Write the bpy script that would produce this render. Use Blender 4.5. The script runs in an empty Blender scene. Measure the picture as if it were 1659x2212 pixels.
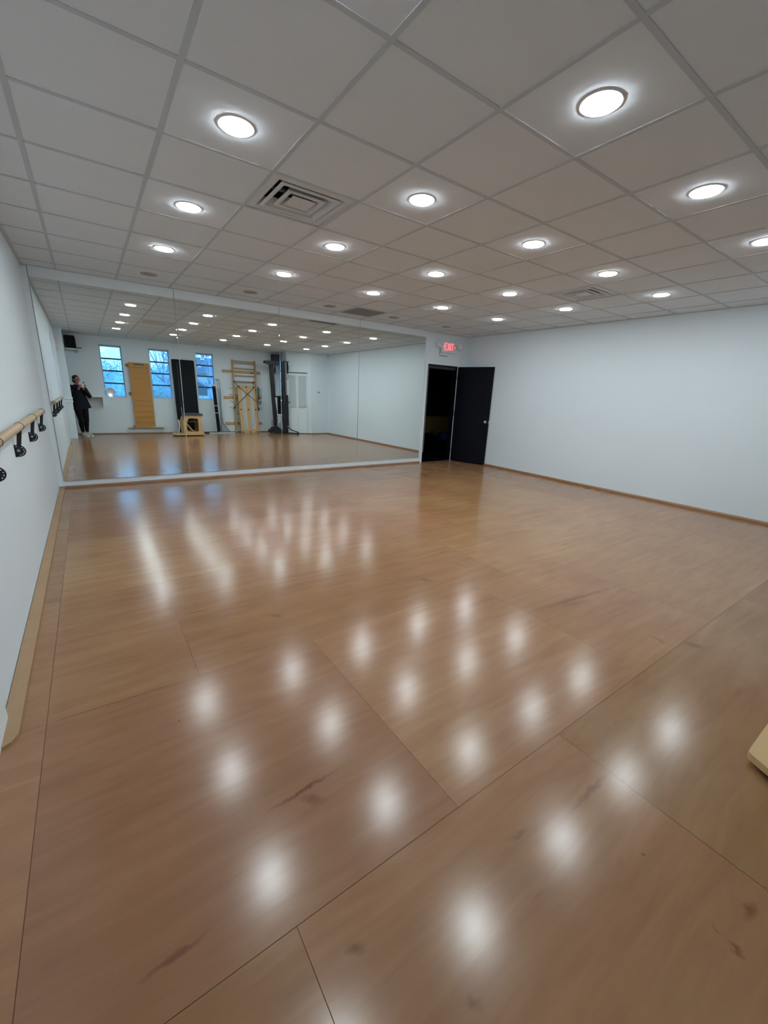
import bpy, bmesh, math, random
from mathutils import Vector, Matrix
C = bpy.context.scene.collection
PI = math.pi
R = math.radians
rnd = random.Random(7)
T = 0.6096
ZC = 2.657
XL, XR, YF, YB = -0.33, 7.07, 4.588, -3.05

# ------------------------------------------------------------------ materials
def lin(c):
    return tuple(((v/12.92) if v <= 0.04045 else ((v+0.055)/1.055)**2.4) for v in c)

def rgb(r, g, b):
    return lin((r/255, g/255, b/255)) + (1,)

def mat(name, col, rough=0.5, metal=0.0, spec=0.5, noise=0.0, nscale=20.0, bump=0.0, bscale=200.0, coat=0.0, stretch=(1, 1, 1)):
    m = bpy.data.materials.new(name); m.use_nodes = True
    nt = m.node_tree; b = nt.nodes['Principled BSDF']
    b.inputs['Roughness'].default_value = rough
    b.inputs['Metallic'].default_value = metal
    b.inputs['Specular IOR Level'].default_value = spec
    b.inputs['Coat Weight'].default_value = coat
    b.inputs['Base Color'].default_value = col
    tc = nt.nodes.new('ShaderNodeTexCoord')
    mp = nt.nodes.new('ShaderNodeMapping'); mp.inputs['Scale'].default_value = stretch
    nt.links.new(tc.outputs['Object'], mp.inputs['Vector'])
    nz = nt.nodes.new('ShaderNodeTexNoise'); nz.inputs['Scale'].default_value = nscale
    nz.inputs['Detail'].default_value = 4
    nt.links.new(mp.outputs['Vector'], nz.inputs['Vector'])
    if noise > 0:
        mx = nt.nodes.new('ShaderNodeMix'); mx.data_type = 'RGBA'
        mx.inputs[6].default_value = tuple(c*(1-noise) for c in col[:3]) + (1,)
        mx.inputs[7].default_value = tuple(min(1, c*(1+noise)) for c in col[:3]) + (1,)
        nt.links.new(nz.outputs['Fac'], mx.inputs[0])
        nt.links.new(mx.outputs[2], b.inputs['Base Color'])
    if bump > 0:
        n2 = nt.nodes.new('ShaderNodeTexNoise'); n2.inputs['Scale'].default_value = bscale
        nt.links.new(tc.outputs['Object'], n2.inputs['Vector'])
        bp = nt.nodes.new('ShaderNodeBump'); bp.inputs['Strength'].default_value = bump
        bp.inputs['Distance'].default_value = 0.002
        nt.links.new(n2.outputs['Fac'], bp.inputs['Height'])
        nt.links.new(bp.outputs['Normal'], b.inputs['Normal'])
    return m

def emit(name, col, s):
    m = bpy.data.materials.new(name); m.use_nodes = True
    b = m.node_tree.nodes['Principled BSDF']
    b.inputs['Base Color'].default_value = (0.8, 0.8, 0.8, 1)
    b.inputs['Emission Color'].default_value = col
    b.inputs['Emission Strength'].default_value = s
    return m

M = {}
M['wall'] = mat('wall_paint', (0.745, 0.835, 0.89, 1), 0.55, noise=0.012, nscale=1.2, bump=0.08, bscale=120)
M['trimw'] = mat('white_trim_paint', (0.78, 0.845, 0.88, 1), 0.4, noise=0.01)
M['tile'] = mat('ceiling_tile', (0.73, 0.79, 0.84, 1), 0.9, spec=0.1, noise=0.03, nscale=3, bump=0.25, bscale=350)
M['tbar'] = mat('ceiling_bar', (0.55, 0.60, 0.64, 1), 0.8, spec=0.1, noise=0.02)
M['lamp'] = emit('downlight_glow', (0.88, 0.965, 1.0, 1), 105.0)
M['ring'] = mat('downlight_trim', (0.75, 0.76, 0.77, 1), 0.45, noise=0.01)
M['deadlens'] = mat('unlit_lens', (0.36, 0.37, 0.38, 1), 0.7, noise=0.02)
M['vent'] = mat('vent_paint', (0.64, 0.68, 0.70, 1), 0.5, noise=0.02)
M['neck'] = mat('duct_grey', (0.05, 0.055, 0.06, 1), 0.8, noise=0.1)
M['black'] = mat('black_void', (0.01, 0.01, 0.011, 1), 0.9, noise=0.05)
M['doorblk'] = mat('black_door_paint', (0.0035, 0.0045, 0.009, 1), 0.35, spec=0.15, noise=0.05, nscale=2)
M['jambL'] = mat('lightened_stop_paint', (0.09, 0.10, 0.12, 1), 0.5, noise=0.03)  # stop paint lightened in colour because the wall shades it
M['jamb'] = mat('dark_jamb_paint', (0.035, 0.045, 0.06, 1), 0.5, noise=0.03)
M['edgeg'] = mat('grey_door_edge', (0.16, 0.16, 0.17, 1), 0.5, noise=0.03)
M['chrome'] = mat('chrome', (0.75, 0.76, 0.78, 1), 0.2, metal=1.0, noise=0.01)
M['silver'] = mat('silver_paint', (0.68, 0.74, 0.78, 1), 0.35, metal=0.1, noise=0.02)
M['whitep'] = mat('white_plastic', (0.78, 0.80, 0.80, 1), 0.4, noise=0.01)
M['bmetal'] = mat('black_metal', (0.008, 0.009, 0.011, 1), 0.45, noise=0.1)
M['bvinyl'] = mat('black_vinyl', (0.0035, 0.005, 0.008, 1), 0.55, spec=0.18, noise=0.15, nscale=6)
M['bplast'] = mat('black_plastic', (0.012, 0.013, 0.018, 1), 0.5, noise=0.1)
M['tower'] = mat('tower_paint', (0.011, 0.009, 0.017, 1), 0.45, noise=0.15)
M['dgrey'] = mat('dark_grey', (0.07, 0.075, 0.085, 1), 0.5, noise=0.05)
M['greyst'] = mat('grey_steel', (0.30, 0.34, 0.37, 1), 0.4, metal=0.1, noise=0.05)
M['maple'] = mat('pale_maple', rgb(206, 172, 122), 0.42, noise=0.12, nscale=9, stretch=(1, 1, 9))
M['mapleX'] = mat('pale_maple_lengthwise', rgb(190, 158, 112), 0.45, noise=0.12, nscale=9, stretch=(2, 9, 9))
M['orange'] = mat('orange_slat_wood', rgb(190, 138, 72), 0.5, noise=0.14, nscale=7, stretch=(8, 1, 1))
M['dkwood'] = mat('brown_strip_wood', rgb(150, 112, 80), 0.4, noise=0.15, nscale=9, stretch=(1, 1, 4))
M['ply'] = mat('plywood_edge', rgb(170, 138, 104), 0.5, noise=0.12, nscale=12)
M['barre'] = mat('barre_wood', rgb(196, 172, 142), 0.38, noise=0.10, nscale=14, stretch=(6, 0.6, 6))
M['red'] = emit('exit_red', (1.0, 0.035, 0.075, 1), 1.3)
M['leaf'] = mat('dark_leaf', (0.06, 0.14, 0.07, 1), 0.3, noise=0.3)
M['teal'] = mat('teal_rubber', (0.03, 0.20, 0.22, 1), 0.5, noise=0.1)
M['navy'] = mat('navy_plastic', (0.02, 0.05, 0.35, 1), 0.5, noise=0.1)
M['skin'] = mat('skin', (0.42, 0.20, 0.14, 1), 0.55, noise=0.08, nscale=30)
M['lips'] = mat('lips', (0.30, 0.09, 0.08, 1), 0.5, noise=0.05)
M['hair'] = mat('brown_hair', (0.035, 0.018, 0.012, 1), 0.5, noise=0.3, nscale=60, stretch=(8, 8, 1))
M['jacket'] = mat('dark_navy_jacket', (0.006, 0.008, 0.014, 1), 0.8, spec=0.2, noise=0.2, nscale=30)
M['legs'] = mat('black_leggings', (0.003, 0.0035, 0.005, 1), 0.7, spec=0.2, noise=0.2, nscale=30)
M['shoe'] = mat('grey_white_shoe', (0.50, 0.56, 0.52, 1), 0.6, noise=0.1)
M['strap'] = mat('brown_cord', (0.05, 0.025, 0.02, 1), 0.7, noise=0.2)
M['screen'] = mat('phone_case', (0.62, 0.64, 0.60, 1), 0.3, noise=0.03)
M['tick'] = mat('grey_strip', (0.55, 0.58, 0.58, 1), 0.4, noise=0.03)
M['hazed_bark'] = mat('hazed_bark', (0.34, 0.42, 0.56, 1), 0.9, noise=0.3, nscale=8)  # outdoor haze and bluish cast put into the bark colour
M['shrub'] = mat('hazed_shrub_leaf', (0.34, 0.55, 0.60, 1), 0.8, noise=0.25, nscale=4)  # pale blue-green: fog over the foliage mixed into the leaf colour
M['lawn'] = mat('lawn_grass', (0.10, 0.24, 0.12, 1), 0.95, noise=0.3, nscale=1.5)
M['siding'] = mat('pale_siding', (0.62, 0.66, 0.66, 1), 0.8, noise=0.04)
M['roof'] = mat('grey_roof', (0.12, 0.15, 0.19, 1), 0.8, noise=0.15)

# dark mineral streaks and knots of the veneer: x, y, angle, half length, half width, strength
MARKS = [(0.599, -1.144, -3.084, 0.125, 0.012, 0.75), (0.613, -1.193, -0.617, 0.04, 0.03, 0.5), (0.529, -1.626, -0.518, 0.027, 0.02, 0.45), (0.136, -1.387, -3.117, 0.077, 0.012, 0.5), (1.503, -1.726, -3.12, 0.122, 0.018, 0.35), (1.525, -2.188, -3.099, 0.033, 0.02, 0.5), (1.382, -2.197, -1.718, 0.02, 0.02, 0.5), (2.146, -0.016, -0.9, 0.056, 0.045, 0.35), (0.951, 0.056, -0.883, 0.041, 0.03, 0.3), (0.516, 0.363, -0.128, 0.088, 0.007, 0.75), (2.952, -0.824, -0.115, 0.484, 0.035, 0.42), (2.854, -0.859, -0.14, 0.135, 0.05, 0.25), (2.995, -1.553, -0.954, 0.05, 0.05, 0.35), (2.864, -1.405, -1.803, 0.052, 0.03, 0.3), (2.67, 0.363, 0.081, 0.063, 0.02, 0.35), (3.969, -0.084, -0.021, 0.089, 0.02, 0.35), (0.712, -1.87, -1.278, 0.02, 0.02, 0.35), (1.426, -1.943, -0.78, 0.008, 0.008, 0.5), (0.282, -0.557, -1.135, 0.006, 0.006, 0.8), (2.604, 0.086, -1.299, 0.092, 0.03, 0.2), (1.135, -1.678, -0.121, 0.042, 0.012, 0.3), (0.939, 0.083, -0.366, 0.087, 0.02, 0.15), (1.389, -2.149, -1.718, 0.01, 0.01, 0.3)]

def floor_material():
    m = bpy.data.materials.new('floor_laminate_wood'); m.use_nodes = True
    nt = m.node_tree; N = nt.nodes; L = nt.links; b = N['Principled BSDF']
    tc = N.new('ShaderNodeTexCoord')
    at = N.new('ShaderNodeAttribute'); at.attribute_name = 'tint'
    # grain running along X
    off = N.new('ShaderNodeVectorMath'); off.operation = 'MULTIPLY_ADD'
    L.new(at.outputs['Color'], off.inputs[0]); off.inputs[1].default_value = (13, 17, 5)
    L.new(tc.outputs['Object'], off.inputs[2])
    mp = N.new('ShaderNodeMapping'); mp.inputs['Scale'].default_value = (0.9, 7.0, 1)
    L.new(off.outputs[0], mp.inputs['Vector'])
    n1 = N.new('ShaderNodeTexNoise'); n1.inputs['Scale'].default_value = 2.2; n1.inputs['Detail'].default_value = 8; n1.inputs['Roughness'].default_value = 0.6
    n1.inputs['Distortion'].default_value = 0.6
    L.new(mp.outputs['Vector'], n1.inputs['Vector'])
    r1 = N.new('ShaderNodeValToRGB')
    r1.color_ramp.elements[0].position = 0.28; r1.color_ramp.elements[0].color = rgb(152, 113, 78)
    r1.color_ramp.elements[1].position = 0.72; r1.color_ramp.elements[1].color = rgb(168, 129, 92)
    L.new(n1.outputs['Fac'], r1.inputs['Fac'])
    # large blotches
    n2 = N.new('ShaderNodeTexNoise'); n2.inputs['Scale'].default_value = 1.4; n2.inputs['Detail'].default_value = 3
    L.new(off.outputs[0], n2.inputs['Vector'])
    m2 = N.new('ShaderNodeMix'); m2.data_type = 'RGBA'; m2.blend_type = 'MULTIPLY'
    r2 = N.new('ShaderNodeValToRGB'); r2.color_ramp.elements[0].position = 0.35; r2.color_ramp.elements[1].position = 0.65
    r2.color_ramp.elements[0].color = (0.88, 0.82, 0.80, 1); r2.color_ramp.elements[1].color = (1, 1, 1, 1)
    L.new(n2.outputs['Fac'], r2.inputs['Fac'])
    m2.inputs[0].default_value = 1.0
    L.new(r1.outputs['Color'], m2.inputs[6]); L.new(r2.outputs['Color'], m2.inputs[7])
    # small dark flecks / mineral streaks of maple
    mp3 = N.new('ShaderNodeMapping'); mp3.inputs['Scale'].default_value = (2.2, 11.0, 1)
    mp3.inputs['Rotation'].default_value = (0, 0, 0.12)
    L.new(off.outputs[0], mp3.inputs['Vector'])
    n3 = N.new('ShaderNodeTexNoise'); n3.inputs['Scale'].default_value = 2.6; n3.inputs['Detail'].default_value = 5
    L.new(mp3.outputs['Vector'], n3.inputs['Vector'])
    r3 = N.new('ShaderNodeValToRGB'); r3.color_ramp.elements[0].position = 0.70; r3.color_ramp.elements[1].position = 0.80
    r3.color_ramp.elements[0].color = (0, 0, 0, 1); r3.color_ramp.elements[1].color = (0.5, 0.5, 0.5, 1)
    L.new(n3.outputs['Fac'], r3.inputs['Fac'])
    m3 = N.new('ShaderNodeMix'); m3.data_type = 'RGBA'; m3.inputs[7].default_value = rgb(132, 92, 66)
    L.new(m2.outputs[2], m3.inputs[6]); L.new(r3.outputs['Color'], m3.inputs[0])
    # panel tint
    hs = N.new('ShaderNodeHueSaturation')
    sp = N.new('ShaderNodeSeparateColor'); L.new(at.outputs['Color'], sp.inputs[0])
    mr = N.new('ShaderNodeMapRange'); mr.inputs[3].default_value = 0.90; mr.inputs[4].default_value = 1.06
    L.new(sp.outputs[0], mr.inputs[0]); L.new(mr.outputs[0], hs.inputs['Value'])
    mh = N.new('ShaderNodeMapRange'); mh.inputs[3].default_value = 0.492; mh.inputs[4].default_value = 0.505
    L.new(sp.outputs[1], mh.inputs[0]); L.new(mh.outputs[0], hs.inputs['Hue'])
    L.new(m3.outputs[2], hs.inputs['Color'])
    nv = N.new('ShaderNodeTexNoise'); nv.inputs['Scale'].default_value = 28; nv.inputs['Detail'].default_value = 4
    L.new(tc.outputs['Object'], nv.inputs['Vector'])
    dv_ = N.new('ShaderNodeVectorMath'); dv_.operation = 'MULTIPLY_ADD'
    L.new(nv.outputs['Color'], dv_.inputs[0]); dv_.inputs[1].default_value = (0.05, 0.03, 0); L.new(tc.outputs['Object'], dv_.inputs[2])
    sh = N.new('ShaderNodeVectorMath'); sh.operation = 'ADD'; sh.inputs[1].default_value = (-0.025, -0.015, 0)
    L.new(dv_.outputs[0], sh.inputs[0])
    acc = None
    for (mx_, my_, an, hl, hw, st_) in MARKS:
        mpp = N.new('ShaderNodeMapping'); mpp.vector_type = 'TEXTURE'
        mpp.inputs['Location'].default_value = (mx_, my_, 0); mpp.inputs['Rotation'].default_value = (0, 0, an); mpp.inputs['Scale'].default_value = (hl*1.15, hw*0.8, 1)
        L.new(sh.outputs[0] if hw > 0.008 else tc.outputs['Object'], mpp.inputs['Vector'])
        ln = N.new('ShaderNodeVectorMath'); ln.operation = 'LENGTH'; L.new(mpp.outputs[0], ln.inputs[0])
        rg = N.new('ShaderNodeMapRange'); rg.inputs[1].default_value = 1.1; rg.inputs[2].default_value = 0.2; rg.inputs[3].default_value = 0; rg.inputs[4].default_value = st_
        L.new(ln.outputs['Value'], rg.inputs[0])
        if acc is None: acc = rg.outputs[0]
        else:
            mm = N.new('ShaderNodeMath'); mm.operation = 'MAXIMUM'; L.new(acc, mm.inputs[0]); L.new(rg.outputs[0], mm.inputs[1]); acc = mm.outputs[0]
    mk = N.new('ShaderNodeMix'); mk.data_type = 'RGBA'; mk.inputs[7].default_value = rgb(78, 42, 30)
    L.new(acc, mk.inputs[0]); L.new(hs.outputs['Color'], mk.inputs[6])
    L.new(mk.outputs[2], b.inputs['Base Color'])
    b.inputs['Roughness'].default_value = 0.195
    b.inputs['Specular IOR Level'].default_value = 0.5
    return m
M['floor'] = floor_material()

def mirror_material():
    m = bpy.data.materials.new('mirror_glass'); m.use_nodes = True
    nt = m.node_tree; b = nt.nodes['Principled BSDF']
    b.inputs['Base Color'].default_value = (0.84, 0.895, 0.88, 1)
    b.inputs['Metallic'].default_value = 1.0
    b.inputs['Roughness'].default_value = 0.0
    return m
M['mirror'] = mirror_material()

def window_glass():
    m = bpy.data.materials.new('window_glass'); m.use_nodes = True
    nt = m.node_tree; nt.nodes.clear()
    o = nt.nodes.new('ShaderNodeOutputMaterial')
    t = nt.nodes.new('ShaderNodeBsdfTransparent'); t.inputs[0].default_value = (0.80, 0.93, 1.0, 1)
    g = nt.nodes.new('ShaderNodeBsdfGlossy'); g.inputs['Roughness'].default_value = 0.02
    mx = nt.nodes.new('ShaderNodeMixShader'); mx.inputs[0].default_value = 0.08
    nt.links.new(t.outputs[0], mx.inputs[1]); nt.links.new(g.outputs[0], mx.inputs[2])
    nt.links.new(mx.outputs[0], o.inputs[0])
    return m
M['glass'] = window_glass()

# ------------------------------------------------------------------ mesh helpers
def BM(): return bmesh.new()

def box(bm, x0, x1, y0, y1, z0, z1, bev=0.0, mi=0):
    vs = [bm.verts.new((x, y, z)) for x in (x0, x1) for y in (y0, y1) for z in (z0, z1)]
    f = [(0, 1, 3, 2), (4, 6, 7, 5), (0, 4, 5, 1), (2, 3, 7, 6), (0, 2, 6, 4), (1, 5, 7, 3)]
    fs = [bm.faces.new([vs[i] for i in q]) for q in f]
    for q in fs: q.material_index = mi
    if bev > 0:
        es = list({e for q in fs for e in q.edges})
        bmesh.ops.bevel(bm, geom=es, offset=bev, segments=2, affect='EDGES', profile=0.6)
    return vs

def prism(bm, pts, a0, a1, axis='y', mi=0):
    """polygon pts (2D) extruded along axis"""
    def P(p, a):
        if axis == 'y': return (p[0], a, p[1])
        if axis == 'x': return (a, p[0], p[1])
        return (p[0], p[1], a)
    A = [bm.verts.new(P(p, a0)) for p in pts]; B = [bm.verts.new(P(p, a1)) for p in pts]
    n = len(pts)
    fs = [bm.faces.new(A[::-1]), bm.faces.new(B)]
    for i in range(n):
        fs.append(bm.faces.new((A[i], A[(i+1) % n], B[(i+1) % n], B[i])))
    for f in fs: f.material_index = mi
    return fs

def holed(bm, outer, holes, a0, a1, axis='y', mi=0):
    """plate with holes via triangle fill, extruded"""
    def P(p, a):
        if axis == 'y': return (p[0], a, p[1])
        if axis == 'x': return (a, p[0], p[1])
        return (p[0], p[1], a)
    for a in (a0, a1):
        es = []
        for loop in [outer] + holes:
            v = [bm.verts.new(P(p, a)) for p in loop]
            es += [bm.edges.new((v[i], v[(i+1) % len(v)])) for i in range(len(v))]
        r = bmesh.ops.triangle_fill(bm, use_beauty=True, edges=es)
        for g in r['geom']:
            if isinstance(g, bmesh.types.BMFace): g.material_index = mi
    for loop in [outer] + holes:
        A = [bm.verts.new(P(p, a0)) for p in loop]; B = [bm.verts.new(P(p, a1)) for p in loop]
        n = len(loop)
        for i in range(n):
            f = bm.faces.new((A[i], A[(i+1) % n], B[(i+1) % n], B[i])); f.material_index = mi

def frame_for(d):
    d = Vector(d).normalized()
    u = Vector((0, 0, 1)) if abs(d.z) < 0.9 else Vector((1, 0, 0))
    a = d.cross(u).normalized(); b = d.cross(a).normalized()
    return a, b

def cyl(bm, p0, p1, r0, r1=None, n=16, mi=0):
    p0 = Vector(p0); p1 = Vector(p1); r1 = r0 if r1 is None else r1
    a, b = frame_for(p1-p0)
    A = [bm.verts.new(p0+(a*math.cos(t)+b*math.sin(t))*r0) for t in [2*PI*i/n for i in range(n)]]
    B = [bm.verts.new(p1+(a*math.cos(t)+b*math.sin(t))*r1) for t in [2*PI*i/n for i in range(n)]]
    fs = [bm.faces.new(A), bm.faces.new(B[::-1])]
    for i in range(n): fs.append(bm.faces.new((A[i], B[i], B[(i+1) % n], A[(i+1) % n])))
    for f in fs: f.material_index = mi; f.smooth = len(f.verts) == 4

def tube(bm, pts, r, n=8, mi=0):
    pts = [Vector(p) for p in pts]; rings = []
    rr = r if isinstance(r, (list, tuple)) else [r]*len(pts)
    a = None
    for i, p in enumerate(pts):
        d = (pts[min(i+1, len(pts)-1)]-pts[max(i-1, 0)]).normalized()
        if a is None: a, b = frame_for(d)
        else:
            a = (a-d*a.dot(d)).normalized(); b = d.cross(a)
        rings.append([bm.verts.new(p+(a*math.cos(t)+b*math.sin(t))*rr[i]) for t in [2*PI*k/n for k in range(n)]])
    for i in range(len(rings)-1):
        for k in range(n):
            f = bm.faces.new((rings[i][k], rings[i][(k+1) % n], rings[i+1][(k+1) % n], rings[i+1][k]))
            f.smooth = True; f.material_index = mi
    for q in (rings[0], rings[-1]):
        f = bm.faces.new(q); f.material_index = mi

def lathe(bm, prof, c, axis='z', n=32, mi=0):
    """prof: list of (r, h) from centre c"""
    c = Vector(c); rings = []
    for r, h in prof:
        ring = []
        for k in range(n):
            t = 2*PI*k/n
            if axis == 'z': v = Vector((r*math.cos(t), r*math.sin(t), h))
            elif axis == 'y': v = Vector((r*math.cos(t), h, r*math.sin(t)))
            else: v = Vector((h, r*math.cos(t), r*math.sin(t)))
            ring.append(bm.verts.new(c+v))
        rings.append(ring)
    for i in range(len(rings)-1):
        for k in range(n):
            f = bm.faces.new((rings[i][k], rings[i][(k+1) % n], rings[i+1][(k+1) % n], rings[i+1][k]))
            f.smooth = True; f.material_index = mi
    return rings

def sphere(bm, c, r, n=16, m=10, mi=0):
    if not isinstance(r, (tuple, list)): r = (r, r, r)
    mt = Matrix.Translation(Vector(c)) @ Matrix.Diagonal((r[0], r[1], r[2], 1))
    res = bmesh.ops.create_uvsphere(bm, u_segments=n, v_segments=m, radius=1, matrix=mt)
    for v in res['verts']:
        for f in v.link_faces: f.smooth = True; f.material_index = mi

def quad(bm, a, b, c, d, mi=0):
    f = bm.faces.new([bm.verts.new(p) for p in (a, b, c, d)]); f.material_index = mi
    return f

def circ(cx, cy, r, n=12, a0=0, a1=2*PI, closed=True):
    k = n if closed else n-1
    return [(cx+r*math.cos(a0+(a1-a0)*i/k), cy+r*math.sin(a0+(a1-a0)*i/k)) for i in range(n)]

def rrect(x0, x1, y0, y1, r, n=5):
    pts = []
    for cx, cy, a in ((x1-r, y0+r, -PI/2), (x1-r, y1-r, 0), (x0+r, y1-r, PI/2), (x0+r, y0+r, PI)):
        pts += [(cx+r*math.cos(a+PI/2*i/n), cy+r*math.sin(a+PI/2*i/n)) for i in range(n+1)]
    return pts

ORG = {}
def props(o, label=None, cat=None, group=None, kind=None):
    if label: o['label'] = label
    if cat: o['category'] = cat
    if group: o['group'] = group
    if kind: o['kind'] = kind
    return o

def thing(name, loc, label, cat, group=None):
    o = bpy.data.objects.new(name, None); C.objects.link(o)
    o.empty_display_size = 0.05
    o.location = loc; ORG[o] = Vector(loc)
    return props(o, label, cat, group)

def part(name, bm, m, parent=None, loc=None, label=None, recalc=True):
    """mesh object; world-coordinate bmesh; origin = parent's root origin or loc"""
    org = ORG[parent] if parent is not None else Vector(loc if loc is not None else (0, 0, 0))
    if recalc: bmesh.ops.recalc_face_normals(bm, faces=bm.faces[:])
    bm.transform(Matrix.Translation(-org))
    me = bpy.data.meshes.new(name); bm.to_mesh(me); bm.free()
    for mm in (m if isinstance(m, (list, tuple)) else [m]): me.materials.append(mm)
    o = bpy.data.objects.new(name, me); C.objects.link(o)
    ORG[o] = org
    if parent is not None: o.parent = parent
    else: o.location = org
    if label: o['label'] = label
    return o

def struct(name, bm, m, label, cat, loc=(0, 0, 0), parent=None):
    o = part(name, bm, m, parent=parent, loc=loc)
    if parent is None: props(o, label, cat, kind='structure')
    return o

def sthing(name, loc, label, cat):
    o = thing(name, loc, label, cat); o['kind'] = 'structure'; return o

def copy_tree(o, loc=None):
    kids = [c for c in bpy.data.objects if c.parent == o]
    c = o.copy(); C.objects.link(c)
    if loc is not None: c.location = loc
    for k in kids:
        kc = k.copy(); C.objects.link(kc); kc.parent = c
        for g in [x for x in bpy.data.objects if x.parent == k]:
            gc = g.copy(); C.objects.link(gc); gc.parent = kc
    return c

# ------------------------------------------------------------------ camera
def cam_pt():
    return Vector((0.1342, -2.2174, 1.395))
ya, pi_, ro, fpx = 0.62098, -0.28030, 0.04555, 881.5
fwd = Vector((math.sin(ya)*math.cos(pi_), math.cos(ya)*math.cos(pi_), math.sin(pi_)))
rt0 = Vector((math.cos(ya), -math.sin(ya), 0)); up0 = rt0.cross(fwd)
rt = rt0*math.cos(ro)+up0*math.sin(ro); up = -rt0*math.sin(ro)+up0*math.cos(ro)
cd = bpy.data.cameras.new('camera'); cam = bpy.data.objects.new('camera', cd); C.objects.link(cam)
cd.sensor_fit = 'HORIZONTAL'; cd.sensor_width = 36.0; cd.lens = 36.0*fpx/1659.0
cd.clip_start = 0.01; cd.clip_end = 200
cam.matrix_world = Matrix.Translation(cam_pt()) @ Matrix((rt, up, -fwd)).transposed().to_4x4()
bpy.context.scene.camera = cam

# ------------------------------------------------------------------ floor
def build_floor():
    bm = BM(); lay = bm.loops.layers.float_color.new('tint')
    g = 0.0009
    rows = [(-3.2, -2.715, (1.2, 3.64, 6.08)), (-2.715, -1.5, (0.42, 1.64, 4.08, 6.5)), (-1.5, -0.29, (1.03, 2.42, 3.44, 5.88)), (-0.29, 0.935, (0.42, 2.83, 5.26)),
            (0.935, 2.15, (1.02, 3.44, 5.88)), (2.15, 3.36, (0.41, 2.83, 4.6, 6.2)), (3.36, 4.62, (1.05, 3.44, 5.1, 6.6))]
    XB = -0.18
    for y0, y1, js in rows:
        xs = [XB]+list(js)+[7.1]
        cells = [(a, b) for a, b in zip(xs[:-1], xs[1:])]+[(-0.9, XB)]
        for a, b in cells:
            t = (rnd.random(), rnd.random(), rnd.random(), 1)
            q = quad(bm, (a+g, y0+g, 0), (b-g, y0+g, 0), (b-g, y1-g, 0), (a+g, y1-g, 0))
            for l in q.loops: l[lay] = t
    q = quad(bm, (-0.9, -3.2, -0.0012), (7.1, -3.2, -0.0012), (7.1, 4.62, -0.0012), (-0.9, 4.62, -0.0012), 1)
    o = part('floor', bm, [M['floor'], M['seam']], loc=(0, 0, 0), recalc=False)
    props(o, 'glossy tan wood laminate floor laid in large offset panels', 'floor', kind='structure')
M['seam'] = mat('floor_seam', rgb(96, 66, 44), 0.6, noise=0.05)
build_floor()


# ------------------------------------------------------------------ walls
def wall_grid(bm, us, vs, solid, a0, a1, axis='y'):
    """boxes of a wall on a u (horizontal) v (vertical) grid; solid(u,v) at the cell centre"""
    for u0, u1 in zip(us[:-1], us[1:]):
        for v0, v1 in zip(vs[:-1], vs[1:]):
            if solid((u0+u1)/2, (v0+v1)/2):
                if axis == 'y': box(bm, u0, u1, a0, a1, v0, v1)
                else: box(bm, a0, a1, u0, u1, v0, v1)

DX0, DX1, DZ = 5.935, 6.785, 2.04
bm = BM()
wall_grid(bm, [-0.45, DX0, DX1, 7.2], [0, DZ, 2.75], lambda u, v: not (DX0 < u < DX1 and v < DZ), YF, YF+0.12)
struct('wall_front', bm, M['wall'], 'white painted wall carrying the mirrors and the black door', 'wall')
bm = BM(); box(bm, XR, XR+0.12, -3.2, YF+0.12, 0, 2.75)
struct('wall_right', bm, M['wall'], 'long bare white wall on the right side of the room', 'wall')
bm = BM(); box(bm, XL-0.12, XL, -2.12, YF+0.12, 0.0, 2.75)
struct('wall_left', bm, M['wall'], 'white wall on the left carrying the ballet barre', 'wall')

WINS = [(0.585, 1.11), (1.785, 2.325), (3.055, 3.585)]
WZ0, WZ1 = 1.04, 2.44
bm = BM()
us = [-0.75]+[v for w in WINS for v in w]+[7.2]
wall_grid(bm, us, [0, WZ0, WZ1, 2.75], lambda u, v: not (WZ0 < v < WZ1 and any(a < u < b for a, b in WINS)), YB-0.16, YB)
struct('wall_back', bm, M['wall'], 'white wall with three tall windows, seen in the mirror', 'wall')
bm = BM(); box(bm, -0.62, -0.5, YB, -2.12, 0, 2.75)
struct('wall_recess', bm, M['wall'], 'white wall inside the corner recess behind the left wall end', 'wall')
# end of the left wall: pier with a chair rail cap
bm = BM(); box(bm, XL, -0.165, -2.12, -2.0, 0.0, 2.75)
box(bm, -0.62, XL, -2.12, -2.05, 0, 2.75)
o = struct('wall_pier', bm, M['wall'], 'narrow white wall end facing the mirror beside the person', 'wall')
bm = BM(); box(bm, XL, -0.150, -1.998, -1.975, 0.975, 1.03, 0.004); box(bm, XL, -0.15, -1.998, -1.985, 0.90, 0.965, 0.004)
struct('trim_1', bm, M['trimw'], 'white chair rail moulding across the narrow wall end', 'trim')
bm = BM(); box(bm, XL, -0.312, -1.99, -0.17, 0.0, 2.4, 0.006)
struct('trim_2', bm, M['trimw'], 'white flat casing board on the left wall past the barre', 'trim')
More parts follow.
